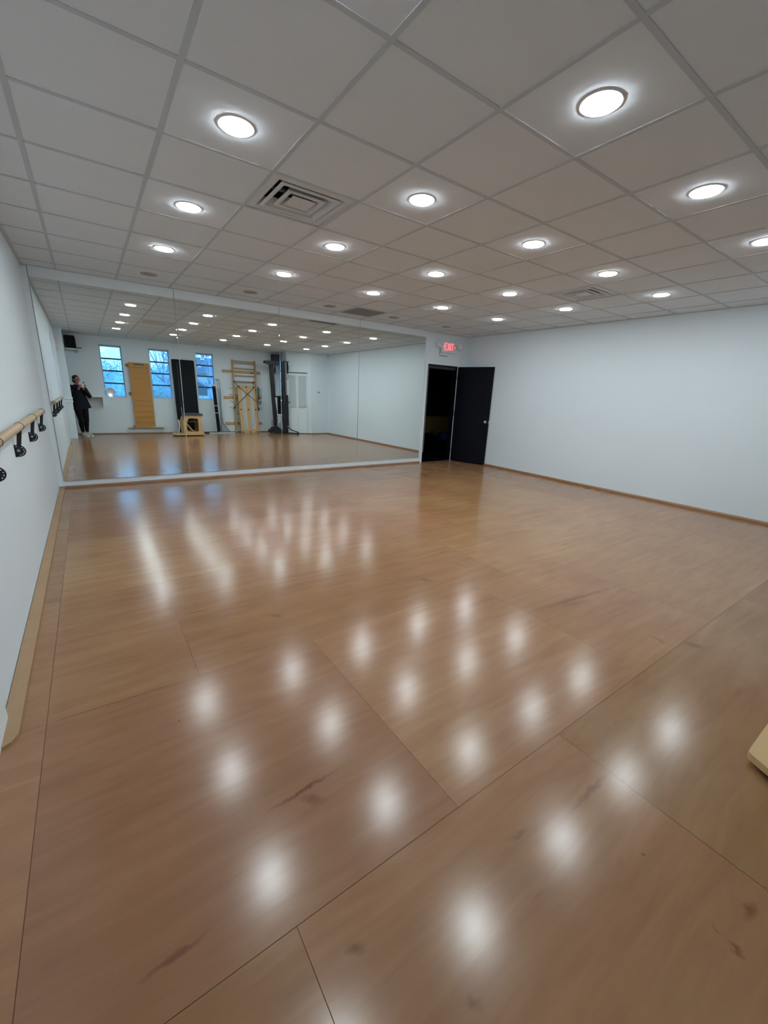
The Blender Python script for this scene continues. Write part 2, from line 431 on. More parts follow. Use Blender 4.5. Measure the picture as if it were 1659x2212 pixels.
# closet corner: diagonal wall with a bifold door, then wall stub to the right wall
A = Vector((6.45, -1.95)); D = Vector((5.74, -2.36))
bm = BM()
dd = (A-D).normalized(); nn = Vector((-dd.y, dd.x))   # towards the room (+Y)
LW = (A-D).length
def dw(u, w, z): p = D+dd*u+nn*w; return (p.x, p.y, z)
def dbox(bm, u0, u1, w0, w1, z0, z1, mi=0):
    vs = [bm.verts.new(dw(u, w, z)) for u in (u0, u1) for w in (w0, w1) for z in (z0, z1)]
    for q in [(0, 1, 3, 2), (4, 6, 7, 5), (0, 4, 5, 1), (2, 3, 7, 6), (0, 2, 6, 4), (1, 5, 7, 3)]:
        bm.faces.new([vs[i] for i in q]).material_index = mi
dbox(bm, 0, LW, -0.10, 0, 2.03, 2.75)
dbox(bm, LW-0.14, LW, -0.10, 0, 0, 2.03)
struct('wall_closet', bm, M['wall'], 'short angled white wall around the louvred closet door', 'wall')
bm = BM(); box(bm, 6.44, XR, -2.07, -1.95, 0, 2.75)
struct('wall_stub', bm, M['wall'], 'short white wall with the thermostat beside the closet', 'wall')
bm = BM(); box(bm, 5.74, 5.80, YB, -2.36, 0, 2.75)
struct('wall_return', bm, M['wall'], 'narrow white return wall behind the dark cable machine', 'wall')

# ------------------------------------------------------------------ ceiling (tiles + bars)
VENTS = [(2, 1), (8, 1), (6, -4), (9, -4), (6, 6)]
bm = BM()
for i in range(-2, 12):
    for j in range(-6, 8):
        if (i, j) in VENTS: continue
        x0, x1, y0, y1 = i*T+0.012, (i+1)*T-0.012, j*T+0.012, (j+1)*T-0.012
        x0 = max(x0, -0.62); x1 = min(x1, XR); y0 = max(y0, YB); y1 = min(y1, YF)
        if x1 <= x0 or y1 <= y0: continue
        box(bm, x0, x1, y0, y1, ZC+0.004, ZC+0.02)
struct('ceiling', bm, M['tile'], 'suspended ceiling of square grey-white mineral tiles', 'ceiling')
bm = BM()
for i in range(-1, 12):
    box(bm, i*T-0.012, i*T+0.012, YB, YF, ZC, ZC+0.012)
for j in range(-5, 8):
    for i in range(-2, 12):
        a = max(i*T+0.012, -0.62); b = min((i+1)*T-0.012, XR)
        if b > a: box(bm, a, b, j*T-0.012, j*T+0.012, ZC+0.0005, ZC+0.012)
struct('trim_3', bm, M['tbar'], 'grey metal grid bars holding the ceiling tiles', 'ceiling grid')
bm = BM()
box(bm, XL, XR, YF-0.03, YF, ZC-0.004, ZC+0.01); box(bm, XL, XL+0.03, -2.0, YF, ZC-0.004, ZC+0.01)
box(bm, XR-0.03, XR, -1.95, YF, ZC-0.004, ZC+0.01); box(bm, -0.5, 5.74, YB, YB+0.03, ZC-0.004, ZC+0.01)
struct('trim_4', bm, M['tbar'], 'grey wall angle where the ceiling meets the walls', 'ceiling trim')
bm = BM(); box(bm, -0.7, 7.3, -3.3, 4.8, 3.0, 3.05); box(bm, -0.72, -0.7, -3.3, 4.8, 2.7, 3.0); box(bm, 7.3, 7.32, -3.3, 4.8, 2.7, 3.0)
box(bm, -0.7, 7.3, -3.32, -3.3, 2.7, 3.0); box(bm, -0.7, 7.3, 4.8, 4.82, 2.7, 3.0)
struct('ceiling_deck', bm, M['black'], 'dark deck hidden above the tiles', 'ceiling deck')

# ------------------------------------------------------------------ baseboards / strips
bm = BM(); prism(bm, [(YF, 0), (YF-0.032, 0), (YF-0.032, 0.012), (YF-0.022, 0.026), (YF, 0.03)], -0.26, 5.87, 'x')
struct('baseboard_front', bm, M['dkwood'], 'low brown wood strip along the foot of the mirror wall', 'baseboard')
bm = BM(); prism(bm, [(XR, 0), (XR-0.022, 0), (XR-0.022, 0.022), (XR-0.012, 0.036), (XR, 0.04)], -1.95, 4.4, 'y')
struct('baseboard_right', bm, M['dkwood'], 'low brown wood strip along the foot of the right wall', 'baseboard')
bm = BM(); prism(bm, [(YB, 0), (YB+0.022, 0), (YB+0.022, 0.018), (YB, 0.03)], -0.5, 5.74, 'x')
struct('baseboard_back', bm, M['dkwood'], 'low brown wood strip along the foot of the window wall', 'baseboard')
bm = BM(); box(bm, 6.45, XR, -1.95, -1.93, 0, 0.03)
dbox(bm, LW-0.14, LW, 0, 0.02, 0, 0.03)
struct('baseboard_stub', bm, M['dkwood'], 'low brown wood strip under the thermostat wall', 'baseboard')
bm = BM(); prism(bm, [(XL+0.004, -0.30), (XL+0.004, YF), (-0.272, YF), (-0.266, -0.31), (-0.285, -0.345), (-0.33, -0.375)], 0.0, 0.013, 'z')
struct('baseboard_left', bm, M['ply'], 'flat pale wood strip lying along the foot of the barre wall', 'baseboard')

# ------------------------------------------------------------------ mirrors and their boards
MZ0, MZ1 = 0.098, 2.535
MX = [-0.270, 1.268, 2.772, 4.277, 5.850]
def my(x, z): return 4.570+0.0034*(x-3)+0.0038*(z-1.395)
mlab = ['tall wall mirror panel nearest the left wall, reflecting the person', 'tall wall mirror panel second from the left wall',
        'tall wall mirror panel third from the left wall', 'tall wall mirror panel nearest the black door']
for k in range(4):
    a, b = MX[k]+0.0018, MX[k+1]-0.0018
    bm = BM(); t = 0.004; e = 0.003
    def P(x, z, d): return bm.verts.new((x, my(x, z)+d, z))
    F = [P(a+e, MZ0+e, 0), P(b-e, MZ0+e, 0), P(b-e, MZ1-e, 0), P(a+e, MZ1-e, 0)]
    O = [P(a, MZ0, 0.001), P(b, MZ0, 0.001), P(b, MZ1, 0.001), P(a, MZ1, 0.001)]
    B = [P(a, MZ0, t), P(b, MZ0, t), P(b, MZ1, t), P(a, MZ1, t)]
    bm.faces.new(F); bm.faces.new(B[::-1])
    for i in range(4):
        j = (i+1) % 4
        bm.faces.new((O[i], O[j], F[j], F[i])); bm.faces.new((B[i], B[j], O[j], O[i]))
    o = part('wall_mirror', bm, M['mirror'], loc=((a+b)/2, 4.57, MZ0))
    props(o, mlab[k], 'mirror', 'mirror panels on the front wall')
bm = BM()
box(bm, XL, 5.87, YF-0.020, YF, 0.03, 0.0965)
box(bm, XL, -0.273, YF-0.020, YF, 0.0965, ZC)
struct('trim_5', bm, M['trimw'], 'white boards framing the mirrors at the foot and left side', 'trim')
bm = BM()
tx = [XL+0.06, 1.268, 2.772, 4.277, 5.853]
for a, b in zip(tx[:-1], tx[1:]):
    box(bm, a+0.0035, b-0.0035, YF-0.020, YF, 2.537, ZC)
struct('trim_6', bm, M['trimw'], 'white boards above the mirrors with dark joints', 'trim')
bm = BM(); box(bm, XL+0.06, 5.853, YF-0.004, YF-0.0005, 2.537, ZC)
struct('trim_7', bm, M['dgrey'], 'dark joint backing between the boards above the mirrors', 'trim')

# ------------------------------------------------------------------ black door
bm = BM()
box(bm, 5.872, DX0, YF-0.018, YF, 0, DZ+0.06, 0.003); box(bm, DX1, 6.845, YF-0.018, YF, 0, DZ+0.06, 0.003)
box(bm, DX0, DX1, YF-0.018, YF, DZ, DZ+0.06, 0.003)
struct('trim_8', bm, M['trimw'], 'white casing around the black door opening', 'trim')
dr = sthing('door_1', (6.785, 4.57, 0), 'open black door swung against the right wall', 'door')
bm = BM(); box(bm, DX0, DX0+0.018, YF-0.004, YF+0.13, 0, DZ); box(bm, DX1-0.018, DX1, YF-0.004, YF+0.13, 0, DZ)
box(bm, DX0+0.018, DX1-0.018, YF-0.004, YF+0.13, DZ-0.018, DZ)
part('door_frame', bm, M['doorblk'], dr)
bm = BM(); box(bm, DX0+0.018, DX0+0.055, YF+0.008, YF+0.10, 0.22, DZ-0.018); part('door_stop', bm, M['jambL'], dr, label='dark grey door stop')
bm = BM(); box(bm, DX0+0.060, DX1-0.018, YF+0.04, YF+0.10, DZ-0.075, DZ-0.018); part('door_stop', bm, M['jamb'], dr, label='dark blue-grey head stop')
Hh = Vector((6.792, 4.570, 0)); En = Vector((7.030, 3.775, 0))
dv = (En-Hh).normalized(); dn = Vector((-dv.y, dv.x, 0))
if dn.x < 0: dn = -dn
def lp(u, w, z): p = Hh+dv*u+dn*w; return Vector((p.x, p.y, z))
def lbox(bm, u0, u1, w0, w1, z0, z1, mi=0, bev=0):
    vs = [bm.verts.new(lp(u, w, z)) for u in (u0, u1) for w in (w0, w1) for z in (z0, z1)]
    fs = [bm.faces.new([vs[i] for i in q]) for q in [(0, 1, 3, 2), (4, 6, 7, 5), (0, 4, 5, 1), (2, 3, 7, 6), (0, 2, 6, 4), (1, 5, 7, 3)]]
    for f in fs: f.material_index = mi
DL = 0.832
bm = BM(); lbox(bm, 0.004, DL, 0.002, 0.038, 0.012, DZ-0.006)
leaf = part('door_leaf', bm, M['doorblk'], dr)
bm = BM(); lbox(bm, -0.004, 0.0035, -0.004, 0.036, 0.012, DZ-0.01)
part('door_edge', bm, M['edgeg'], dr, label='pale grey hinge edge strip')
bm = BM()
for w0, w1, s in ((0.002, -0.05, -1), (0.038, 0.075, 1)):
    c = lp(DL-0.065, w0, 0.925)
    d = dn*s
    cyl(bm, c, c+d*0.008, 0.032, n=20); cyl(bm, c, c+d*0.035, 0.011, n=12)
    k = c+d*0.045; sphere(bm, k, (0.027, 0.027, 0.027))
part('door_knob', bm, M['chrome'], dr, label='chrome knob')
bm = BM(); lbox(bm, DL-0.0005, DL+0.0015, 0.008, 0.032, 0.895, 0.955)
part('latch_plate', bm, M['chrome'], dr, label='chrome latch plate')
for z in (0.25, 1.05, 1.82):
    bm = BM(); cyl(bm, lp(0.0, -0.008, z-0.045), lp(0.0, -0.008, z+0.045), 0.007, n=10); part('hinge', bm, M['edgeg'], dr)

# room beyond the door; its lack of light is put into near-black colours
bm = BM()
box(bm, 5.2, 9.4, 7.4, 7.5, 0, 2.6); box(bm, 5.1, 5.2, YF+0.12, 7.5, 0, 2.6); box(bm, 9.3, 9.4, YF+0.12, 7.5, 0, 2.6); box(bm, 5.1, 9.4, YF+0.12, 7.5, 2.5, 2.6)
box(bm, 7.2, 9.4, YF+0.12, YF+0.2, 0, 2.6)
struct('wall_beyond', bm, M['black'], 'walls of the room beyond the open door, coloured near-black for its darkness', 'wall')
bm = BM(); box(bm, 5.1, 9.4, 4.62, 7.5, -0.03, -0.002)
struct('floor_beyond', bm, M['doorblk'], 'floor of the room beyond the open door, coloured near-black for its darkness', 'floor')
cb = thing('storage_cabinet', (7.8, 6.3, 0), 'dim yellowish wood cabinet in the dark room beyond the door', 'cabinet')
M['dimwood'] = mat('dim_yellow_wood', rgb(120, 98, 44), 0.6, noise=0.15, nscale=8, stretch=(1, 1, 6))  # pale wood with the dimness of the room mixed into its colour
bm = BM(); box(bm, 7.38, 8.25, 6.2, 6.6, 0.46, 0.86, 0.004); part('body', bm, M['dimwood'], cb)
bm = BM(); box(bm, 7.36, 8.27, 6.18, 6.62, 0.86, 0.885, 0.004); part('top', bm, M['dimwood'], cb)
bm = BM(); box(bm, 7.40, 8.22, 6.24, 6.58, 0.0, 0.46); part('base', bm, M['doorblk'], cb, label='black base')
bb = thing('storage_bin', (7.97, 5.99, 0.29), 'small navy blue box seen low through the open doorway', 'box')
bm = BM(); prism(bm, rrect(7.83, 8.12, 5.93, 6.08, 0.02), 0.30, 0.45, 'z'); part('bin_body', bm, M['navy'], bb)
bm = BM(); prism(bm, rrect(7.82, 8.13, 5.92, 6.09, 0.02), 0.45, 0.465, 'z'); part('lid', bm, M['navy'], bb)
st = thing('low_table', (7.9, 5.95, 0), 'black low table holding the blue box in the dark room', 'table')
bm = BM(); box(bm, 7.3, 8.5, 5.75, 6.15, 0.26, 0.30, 0.005); part('tabletop', bm, M['doorblk'], st)
for x in (7.34, 8.46):
    for y in (5.79, 6.11):
        bm = BM(); box(bm, x-0.02, x+0.02, y-0.02, y+0.02, 0, 0.26); part('leg', bm, M['doorblk'], st)
pt = thing('potted_plant', (7.52, 5.95, 0.30), 'dark leafy potted plant just inside the open doorway', 'plant')
bm = BM(); lathe(bm, [(0.0, 0), (0.06, 0), (0.08, 0.13), (0.07, 0.13), (0.06, 0.02), (0, 0.02)], (7.52, 5.95, 0.30), n=20); part('pot', bm, M['doorblk'], pt, label='dark pot')
bm = BM()
for k in range(34):
    a = k*2.4; l = 0.14+0.10*rnd.random(); e = rnd.uniform(0.2, 1.3)
    p0 = Vector((7.52, 5.95, 0.43)); d = Vector((math.cos(a)*math.cos(e), math.sin(a)*math.cos(e), math.sin(e)))
    s = d.cross(Vector((0, 0, 1))).normalized()*0.02
    p1 = p0+d*l*0.6; p2 = p0+d*l+Vector((0, 0, -0.03))
    bm.faces.new([bm.verts.new(v) for v in (p0, p1+s, p2, p1-s)])
part('leaves', bm, M['leaf'], pt)

# ------------------------------------------------------------------ exit sign
ex = thing('exit_sign', (6.41, YF, 2.30), 'lit red EXIT sign with twin lamp heads above the black door', 'exit sign')
bm = BM(); prism(bm, rrect(6.26, 6.66, 2.285, 2.50, 0.012), YF-0.045, YF, 'y'); part('housing', bm, M['whitep'], ex)
bm = BM()
def letter(bm, strokes, x, z, w, h, y):
    t = 0.019
    for (ax, az, bx, bz) in strokes:
        p = Vector((x+ax*w, 0, z+az*h)); q = Vector((x+bx*w, 0, z+bz*h)); d = (q-p).normalized(); n = Vector((-d.z, 0, d.x))*t/2
        p = p-d*t*0.3; q = q+d*t*0.3
        prism(bm, [((p+n).x, (p+n).z), ((q+n).x, (q+n).z), ((q-n).x, (q-n).z), ((p-n).x, (p-n).z)], y-0.004, y, 'y')
yy = YF-0.045
LW_ = 0.052
letter(bm, [(0, 0, 0, 1), (0, 1, 1, 1), (0, .5, .8, .5), (0, 0, 1, 0)], 6.335, 2.345, LW_, 0.125, yy)
letter(bm, [(0, 0, 1, 1), (0, 1, 1, 0)], 6.415, 2.345, LW_, 0.125, yy)
letter(bm, [(0, 0, 0, 1)], 6.495, 2.345, LW_, 0.125, yy)
letter(bm, [(0, 1, 1, 1), (.5, 0, .5, 1)], 6.520, 2.345, LW_, 0.125, yy)
part('letters', bm, M['red'], ex, label='glowing red letters EXIT')
for x in (6.305, 6.615):
    s = -1 if x < 6.4 else 1
    bm = BM(); prism(bm, [(x-0.010*s, 2.425), (x+0.014*s, 2.405), (x-0.010*s, 2.385)], yy-0.003, yy, 'y')
    part('chevron', bm, M['red'], ex, label='glowing red side arrow')
for x in (6.17, 6.74):
    s = -1 if x < 6.4 else 1
    bm = BM(); box(bm, x-0.05, x+0.05, YF-0.10, YF-0.02, 2.37, 2.46, 0.012)
    lathe(bm, [(0.0, -0.112), (0.03, -0.11), (0.036, -0.10)], (x, YF, 2.415), 'y', 16)
    hd = part('lamp_head', bm, M['whitep'], ex)
    bm = BM(); cyl(bm, (x+0.05*-s, YF-0.03, 2.41), (x+0.11*-s, YF-0.02, 2.41), 0.012, n=10)
    part('lamp_arm', bm, M['whitep'], ex)
bm = BM(); tube(bm, [(6.24, YF-0.006, 2.36), (6.24, YF-0.006, 2.235), (6.25, YF-0.006, 2.225), (6.46, YF-0.006, 2.225)], 0.006)
part('conduit', bm, M['edgeg'], ex, label='thin grey wire below the sign')

# ------------------------------------------------------------------ recessed lights
def make_light(lit):
    t = thing('recessed_light', (0, 0, 0), '', 'ceiling light')
    bm = BM(); lathe(bm, [(0.094, 0.0), (0.090, -0.004), (0.080, -0.005), (0.076, -0.002), (0.076, 0.005)] if lit else
                     [(0.094, 0.0), (0.090, -0.004), (0.072, -0.005), (0.068, 0.0), (0.058, 0.005)], (0, 0, 0), n=36)
    part('trim_ring', bm, M['ring'] if lit else M['deadlens'], t)
    bm = BM()
    if lit:
        prism(bm, circ(0, 0, 0.077, 28), -0.009, 0.004, 'z')
        part('lens', bm, M['lamp'], t, label='glowing white lens')
    else:
        lathe(bm, [(0.0, 0.004), (0.066, 0.004), (0.066, 0.0), (0.05, -0.008), (0.02, -0.012), (0.0, -0.012)], (0, 0, 0), n=28)
        part('lens', bm, M['deadlens'], t, label='dull unlit lens')
    return t
colN = ['nearest the left wall', 'second from the left wall', 'in the middle', 'second from the right wall', 'nearest the right wall']
rowN = {4.5: 'lit row nearest the mirrors', 2.5: 'second lit row from the mirrors', 0.5: 'third lit row from the mirrors', -1.5: 'lit row farthest from the mirrors'}
LZ = ZC+0.004
litp = make_light(True); unl = make_light(False); usedl = False
for ci, cx in enumerate([1.5, 3.5, 5.5, 7.5, 9.5]):
    for j in (4.5, 2.5, 0.5, -1.5):
        o = litp if not usedl else copy_tree(litp)
        usedl = True
        o.location = (cx*T, j*T, LZ)
        o['label'] = 'bright round ceiling light, column %s, %s' % (colN[ci], rowN[j]); o['group'] = 'lit round ceiling lights'
for ci, cx in enumerate([1.5, 3.5, 5.5, 7.5, 9.5]):
    o = unl if ci == 0 else copy_tree(unl)
    o.location = (cx*T, 6.5*T, LZ)
    o['label'] = 'unlit dull round ceiling light above the mirrors, column %s' % colN[ci]; o['group'] = 'unlit round ceiling lights'

# ------------------------------------------------------------------ diffusers
def make_diffuser():
    t = thing('ceiling_diffuser', (0, 0, 0), '', 'air vent', 'four way ceiling diffusers')
    h = T/2-0.012
    bm = BM()   # flange frame
    def ring(bm, a, za, b, zb):
        A = [bm.verts.new((sx*a, sy*a, za)) for sx, sy in ((-1, -1), (1, -1), (1, 1), (-1, 1))]
        B = [bm.verts.new((sx*b, sy*b, zb)) for sx, sy in ((-1, -1), (1, -1), (1, 1), (-1, 1))]
        for i in range(4): bm.faces.new((A[i], A[(i+1) % 4], B[(i+1) % 4], B[i]))
    ring(bm, h+0.002, 0.004, h-0.05, -0.004); ring(bm, h-0.05, -0.004, h-0.055, 0.0); ring(bm, h-0.055, 0.0, h-0.095, 0.055)
    part('frame', bm, M['vent'], t)
    bm = BM(); a = h-0.09
    for q in ((1, 0), (-1, 0), (0, 1), (0, -1)):
        pass
    ring(bm, a, 0.05, a, 0.15); quad(bm, (-a, -a, 0.15), (a, -a, 0.15), (a, a, 0.15), (-a, a, 0.15))
    part('neck', bm, M['neck'], t, label='dark duct opening')
    for lo, hi in ((0.205, 0.165), (0.128, 0.095)):
        bm = BM(); ring(bm, lo+0.012, 0.0, lo+0.006, -0.006); ring(bm, lo+0.006, -0.006, lo-0.016, -0.004); ring(bm, lo-0.016, -0.004, hi-0.012, 0.05); ring(bm, lo+0.012, 0.0, hi, 0.052)
        part('louvre_ring', bm, M['vent'], t)
    bm = BM(); ring(bm, 0.085, -0.003, 0.06, 0.012); quad(bm, (-0.085, -0.085, -0.003), (0.085, -0.085, -0.003), (0.085, 0.085, -0.003), (-0.085, 0.085, -0.003))
    part('center_plate', bm, M['vent'], t)
    bm = BM(); box(bm, -0.20, 0.20, -0.006, 0.006, 0.035, 0.05); box(bm, -0.006, 0.006, -0.2, 0.2, 0.035, 0.05)
    part('cross_brace', bm, M['greyst'], t)
    return t
vl = ['large white four way air vent in the ceiling near the camera', 'white four way air vent in the ceiling towards the right wall',
      'air vent near the window wall, seen dark in the mirror above the ladder', 'air vent near the closet, seen dark in the mirror above the cable machine']
dp = make_diffuser()
for k, (i, j) in enumerate([(2, 1), (8, 1), (6, -4), (9, -4)]):
    o = dp if k == 0 else copy_tree(dp)
    o.location = ((i+.5)*T, (j+.5)*T, ZC+0.004); o['label'] = vl[k]
gr = thing('return_grille', (6.5*T, 6.5*T, ZC), 'flat grey grille tile in the ceiling just in front of the mirrors', 'air vent')
bm = BM(); x0, y0, x1, y1 = 6*T+0.012, 6*T+0.012, 7*T-0.012, 7*T-0.012
for a in ((x0, x1, y0, y0+0.02), (x0, x1, y1-0.02, y1), (x0, x0+0.02, y0+0.02, y1-0.02), (x1-0.02, x1, y0+0.02, y1-0.02)): box(bm, a[0], a[1], a[2], a[3], ZC-0.002, ZC+0.012)
part('frame', bm, M['vent'], gr)
bm = BM(); n = 22
for k in range(1, n):
    u = x0+0.02+(x1-x0-0.04)*k/n; v = y0+0.02+(y1-y0-0.04)*k/n
    box(bm, u-0.002, u+0.002, y0+0.02, y1-0.02, ZC+0.0, ZC+0.012); box(bm, x0+0.02, x1-0.02, v-0.002, v+0.002, ZC+0.0005, ZC+0.0115)
M['egg'] = mat('grille_grey', (0.40, 0.41, 0.38, 1), 0.6, noise=0.03)
part('lattice', bm, M['egg'], gr)
bm = BM(); quad(bm, (x0, y0, ZC+0.03), (x1, y0, ZC+0.03), (x1, y1, ZC+0.03), (x0, y1, ZC+0.03))
M['filt'] = mat('filter_grey', (0.17, 0.18, 0.16, 1), 0.9, noise=0.1)
part('filter', bm, M['filt'], gr)

# ------------------------------------------------------------------ ballet barre
br = thing('ballet_barre', (-0.30, 2.0, 0.90), 'round pale wood ballet barre on black brackets along the left wall', 'ballet barre')
bm = BM(); tube(bm, [(-0.285, 0.30, 1.071), (-0.285, 3.435, 1.071), (-0.285, 3.447, 1.071), (-0.285, 3.45, 1.071)], [0.026, 0.026, 0.024, 0.018], 24)
part('rail', bm, M['barre'], br)
for Y in (3.394, 2.480, 1.571, 0.657):
    bm = BM(); cx, cz, r = -0.3115, 0.905, 0.041
    outer = [(-0.330, cz-r), (cx, cz-r)]+circ(cx, cz, r, 18, -PI/2, PI/2, False)[1:-1]+[(cx, cz+r), (-0.330, cz+r)]
    holes = [circ(cx+0.031*math.cos(R(a)), cz+0.031*math.sin(R(a)), 0.0035, 8) for a in (-75, -45, -15, 15, 45, 75, 105)]
    holed(bm, outer, holes, Y-0.004, Y+0.004, 'y')
    box(bm, -0.330, -0.326, Y-0.022, Y+0.022, cz-r, cz+r)
    bk = part('bracket', bm, M['bmetal'], br)
    bm = BM(); prism(bm, [(-0.322, 0.90), (-0.300, 0.895), (-0.274, 1.045), (-0.298, 1.05)], Y-0.012, Y-0.005, 'y')
    prism(bm, [(-0.322, 0.90), (-0.300, 0.895), (-0.274, 1.045), (-0.298, 1.05)], Y+0.005, Y+0.012, 'y')
    part('bracket_arm', bm, M['bmetal'], bk)
    bm = BM(); cyl(bm, (cx+0.002, Y-0.020, cz+0.004), (cx+0.002, Y+0.020, cz+0.004), 0.009, n=12)
    part('bolt', bm, M['greyst'], bk, label='grey steel bolt')
    bm = BM(); lathe(bm, [(0.0268, -0.006), (0.0292, -0.005), (0.0292, 0.005), (0.0268, 0.006)], (-0.285, Y, 1.071), 'y', 24)
    part('ring', bm, M['bmetal'], bk)

# ------------------------------------------------------------------ switches, thermostat, outlet
def plate(name, cx, cz, y, w, h, label, cat, face='y', dark=False, two=True):
    t = thing(name, (cx, y, cz) if face == 'y' else (y, cx, cz), label, cat)
    bm = BM()
    if face == 'y': box(bm, cx-w/2, cx+w/2, y, y+0.006, cz-h/2, cz+h/2, 0.002)
    else: box(bm, y-0.006, y, cx-w/2, cx+w/2, cz-h/2, cz+h/2, 0.002)
    part('cover_plate', bm, M['whitep'], t)
    n = 2 if two else 1
    for k in range(n):
        c = cx+(k-(n-1)/2)*0.044
        bm = BM()
        if face == 'y': box(bm, c-0.015, c+0.015, y+0.006, y+0.009, cz-0.032, cz+0.032, 0.001)
        else: box(bm, y-0.009, y-0.006, c-0.015, c+0.015, cz-0.032, cz+0.032, 0.001)
        part('rocker', bm, M['trimw'], t)
    return t
plate('light_switch', 3.495, 1.188, XR, 0.12, 0.115, 'white double light switch on the right wall beside the door', 'switch', 'x')
plate('light_switch', 6.72, 1.155, -1.95, 0.085, 0.12, 'white switch plate below the thermostat, seen in the mirror', 'switch', 'y', two=False)
th = thing('thermostat', (6.71, -1.95, 1.40), 'small white thermostat with dark display on the short wall', 'thermostat')
bm = BM(); box(bm, 6.64, 6.78, -1.95, -1.925, 1.36, 1.445, 0.006); part('body', bm, M['whitep'], th)
bm = BM(); box(bm, 6.685, 6.735, -1.925, -1.922, 1.395, 1.43); part('display', bm, M['dgrey'], th, label='dark grey display')
plate('wall_outlet', 6.74, 0.40, -1.95, 0.07, 0.115, 'white outlet low on the thermostat wall', 'outlet', 'y', two=False)

# ------------------------------------------------------------------ bifold louvred closet door
bf = sthing('door_2', (D.x, D.y, 0), 'white louvred bifold closet door seen in the mirror', 'door')
u0, u1 = 0.0, LW-0.145
for k in range(2):
    a = u0+(u1-u0)*k/2+0.003; b = u0+(u1-u0)*(k+1)/2-0.003
    bm = BM()
    dbox(bm, a, a+0.035, -0.045, -0.015, 0.02, 2.0); dbox(bm, b-0.035, b, -0.045, -0.015, 0.02, 2.0)
    for z0, z1 in ((0.02, 0.16), (0.78, 0.88), (1.92, 2.0)): dbox(bm, a+0.035, b-0.035, -0.045, -0.015, z0, z1)
    dbox(bm, a+0.035, b-0.035, -0.036, -0.026, 0.16, 0.78)
    lf = part('door_panel', bm, M['trimw'], bf)
    bm = BM(); z = 0.895
    while z < 1.905:
        vs = [dw(a+0.035, -0.042, z+0.022), dw(b-0.035, -0.042, z+0.022), dw(b-0.035, -0.016, z), dw(a+0.035, -0.016, z)]
        p = [bm.verts.new(v) for v in vs]; q = [bm.verts.new((v[0], v[1], v[2]+0.005)) for v in vs]
        bm.faces.new(p); bm.faces.new(q[::-1])
        for i in range(4): bm.faces.new((p[i], p[(i+1) % 4], q[(i+1) % 4], q[i]))
        z += 0.03
    part('louvres', bm, M['trimw'], lf)
bm = BM(); p = Vector(dw((u0+u1)/2+0.17, -0.015, 0.85)); n3 = Vector((nn.x, nn.y, 0))
cyl(bm, p, p+n3*0.02, 0.008, n=10); sphere(bm, p+n3*0.027, 0.014, 12, 8); part('door_knob', bm, M['whitep'], bf)
bm = BM(); dbox(bm, 0, u1+0.005, -0.05, -0.008, 2.003, 2.028); part('track', bm, M['dgrey'], bf, label='dark metal track')
bm = BM(); dbox(bm, 0, u1, -0.30, -0.29, 0, 2.05)
part('closet_back', bm, M['wall'], bf)

# ------------------------------------------------------------------ windows
wl = ['window nearest the corner shelf, green shrubs outside', 'middle window between the slatted board and the black mat', 'window right of the black mat, bare tree outside']
for k, (a, b) in enumerate(WINS):
    w = sthing('window_%d' % (k+1), ((a+b)/2, YB, WZ0), wl[k], 'window')
    yg = YB-0.115
    bm = BM(); f = 0.028
    box(bm, a, a+f, yg-0.03, yg+0.02, WZ0, WZ1); box(bm, b-f, b, yg-0.03, yg+0.02, WZ0, WZ1)
    box(bm, a+f, b-f, yg-0.03, yg+0.02, WZ1-0.045, WZ1); box(bm, a+f, b-f, yg-0.03, yg+0.02, WZ0, WZ0+0.03)
    M.setdefault('winf', mat('window_frame_grey', (0.34, 0.42, 0.52, 1), 0.5, noise=0.03))
    M.setdefault('winbar', mat('window_bar_dark', (0.025, 0.035, 0.06, 1), 0.5, noise=0.03))
    part('window_frame', bm, M['winf'], w, label='grey metal frame')
    for z in (1.42, 1.757, 2.082):
        bm = BM(); box(bm, a+f, b-f, yg-0.02, yg+0.012, z-0.019, z+0.019); part('window_bar', bm, M['winbar'], w, label='dark horizontal bar')
    bm = BM(); box(bm, a+f, b-f, yg-0.006, yg-0.002, WZ0+0.03, WZ1-0.045)
    part('glass_pane', bm, M['glass'], w)
    bm = BM(); box(bm, a+0.01, b-0.01, yg+0.02, YB+0.006, WZ0-0.012, WZ0+0.008, 0.003)
    part('window_sill', bm, M['trimw'], w)
    for x in ((b-0.13,) if k == 0 else (a+0.15, b-0.13)):
        bm = BM(); sphere(bm, (x, yg+0.004, WZ0+0.075), (0.012, 0.010, 0.012), 10, 8); part('window_latch', bm, M['bmetal'], w)
# round lamp in the first window
rl = thing('round_lamp', (0.72, YB-0.05, WZ0+0.008), 'round pale disc lamp with glowing bulb on the corner window sill', 'lamp')
M['disc'] = mat('pale_disc', (0.62, 0.62, 0.64, 1), 0.6, noise=0.05, nscale=10)
bm = BM(); lathe(bm, [(0.001, -0.006), (0.10, -0.005), (0.118, 0.0), (0.10, 0.005), (0.001, 0.006)], (0.72, YB-0.05, WZ0+0.135), 'y', 32); part('disc_shade', bm, M['disc'], rl)
bm = BM(); sphere(bm, (0.71, YB-0.030, WZ0+0.055), 0.028, 14, 10); part('bulb', bm, emit('small_bulb', (1, 0.98, 0.95, 1), 6), rl, label='small glowing bulb')
bm = BM(); box(bm, 0.67, 0.77, YB-0.075, YB-0.025, WZ0+0.008, WZ0+0.025, 0.004); part('base', bm, M['whitep'], rl)

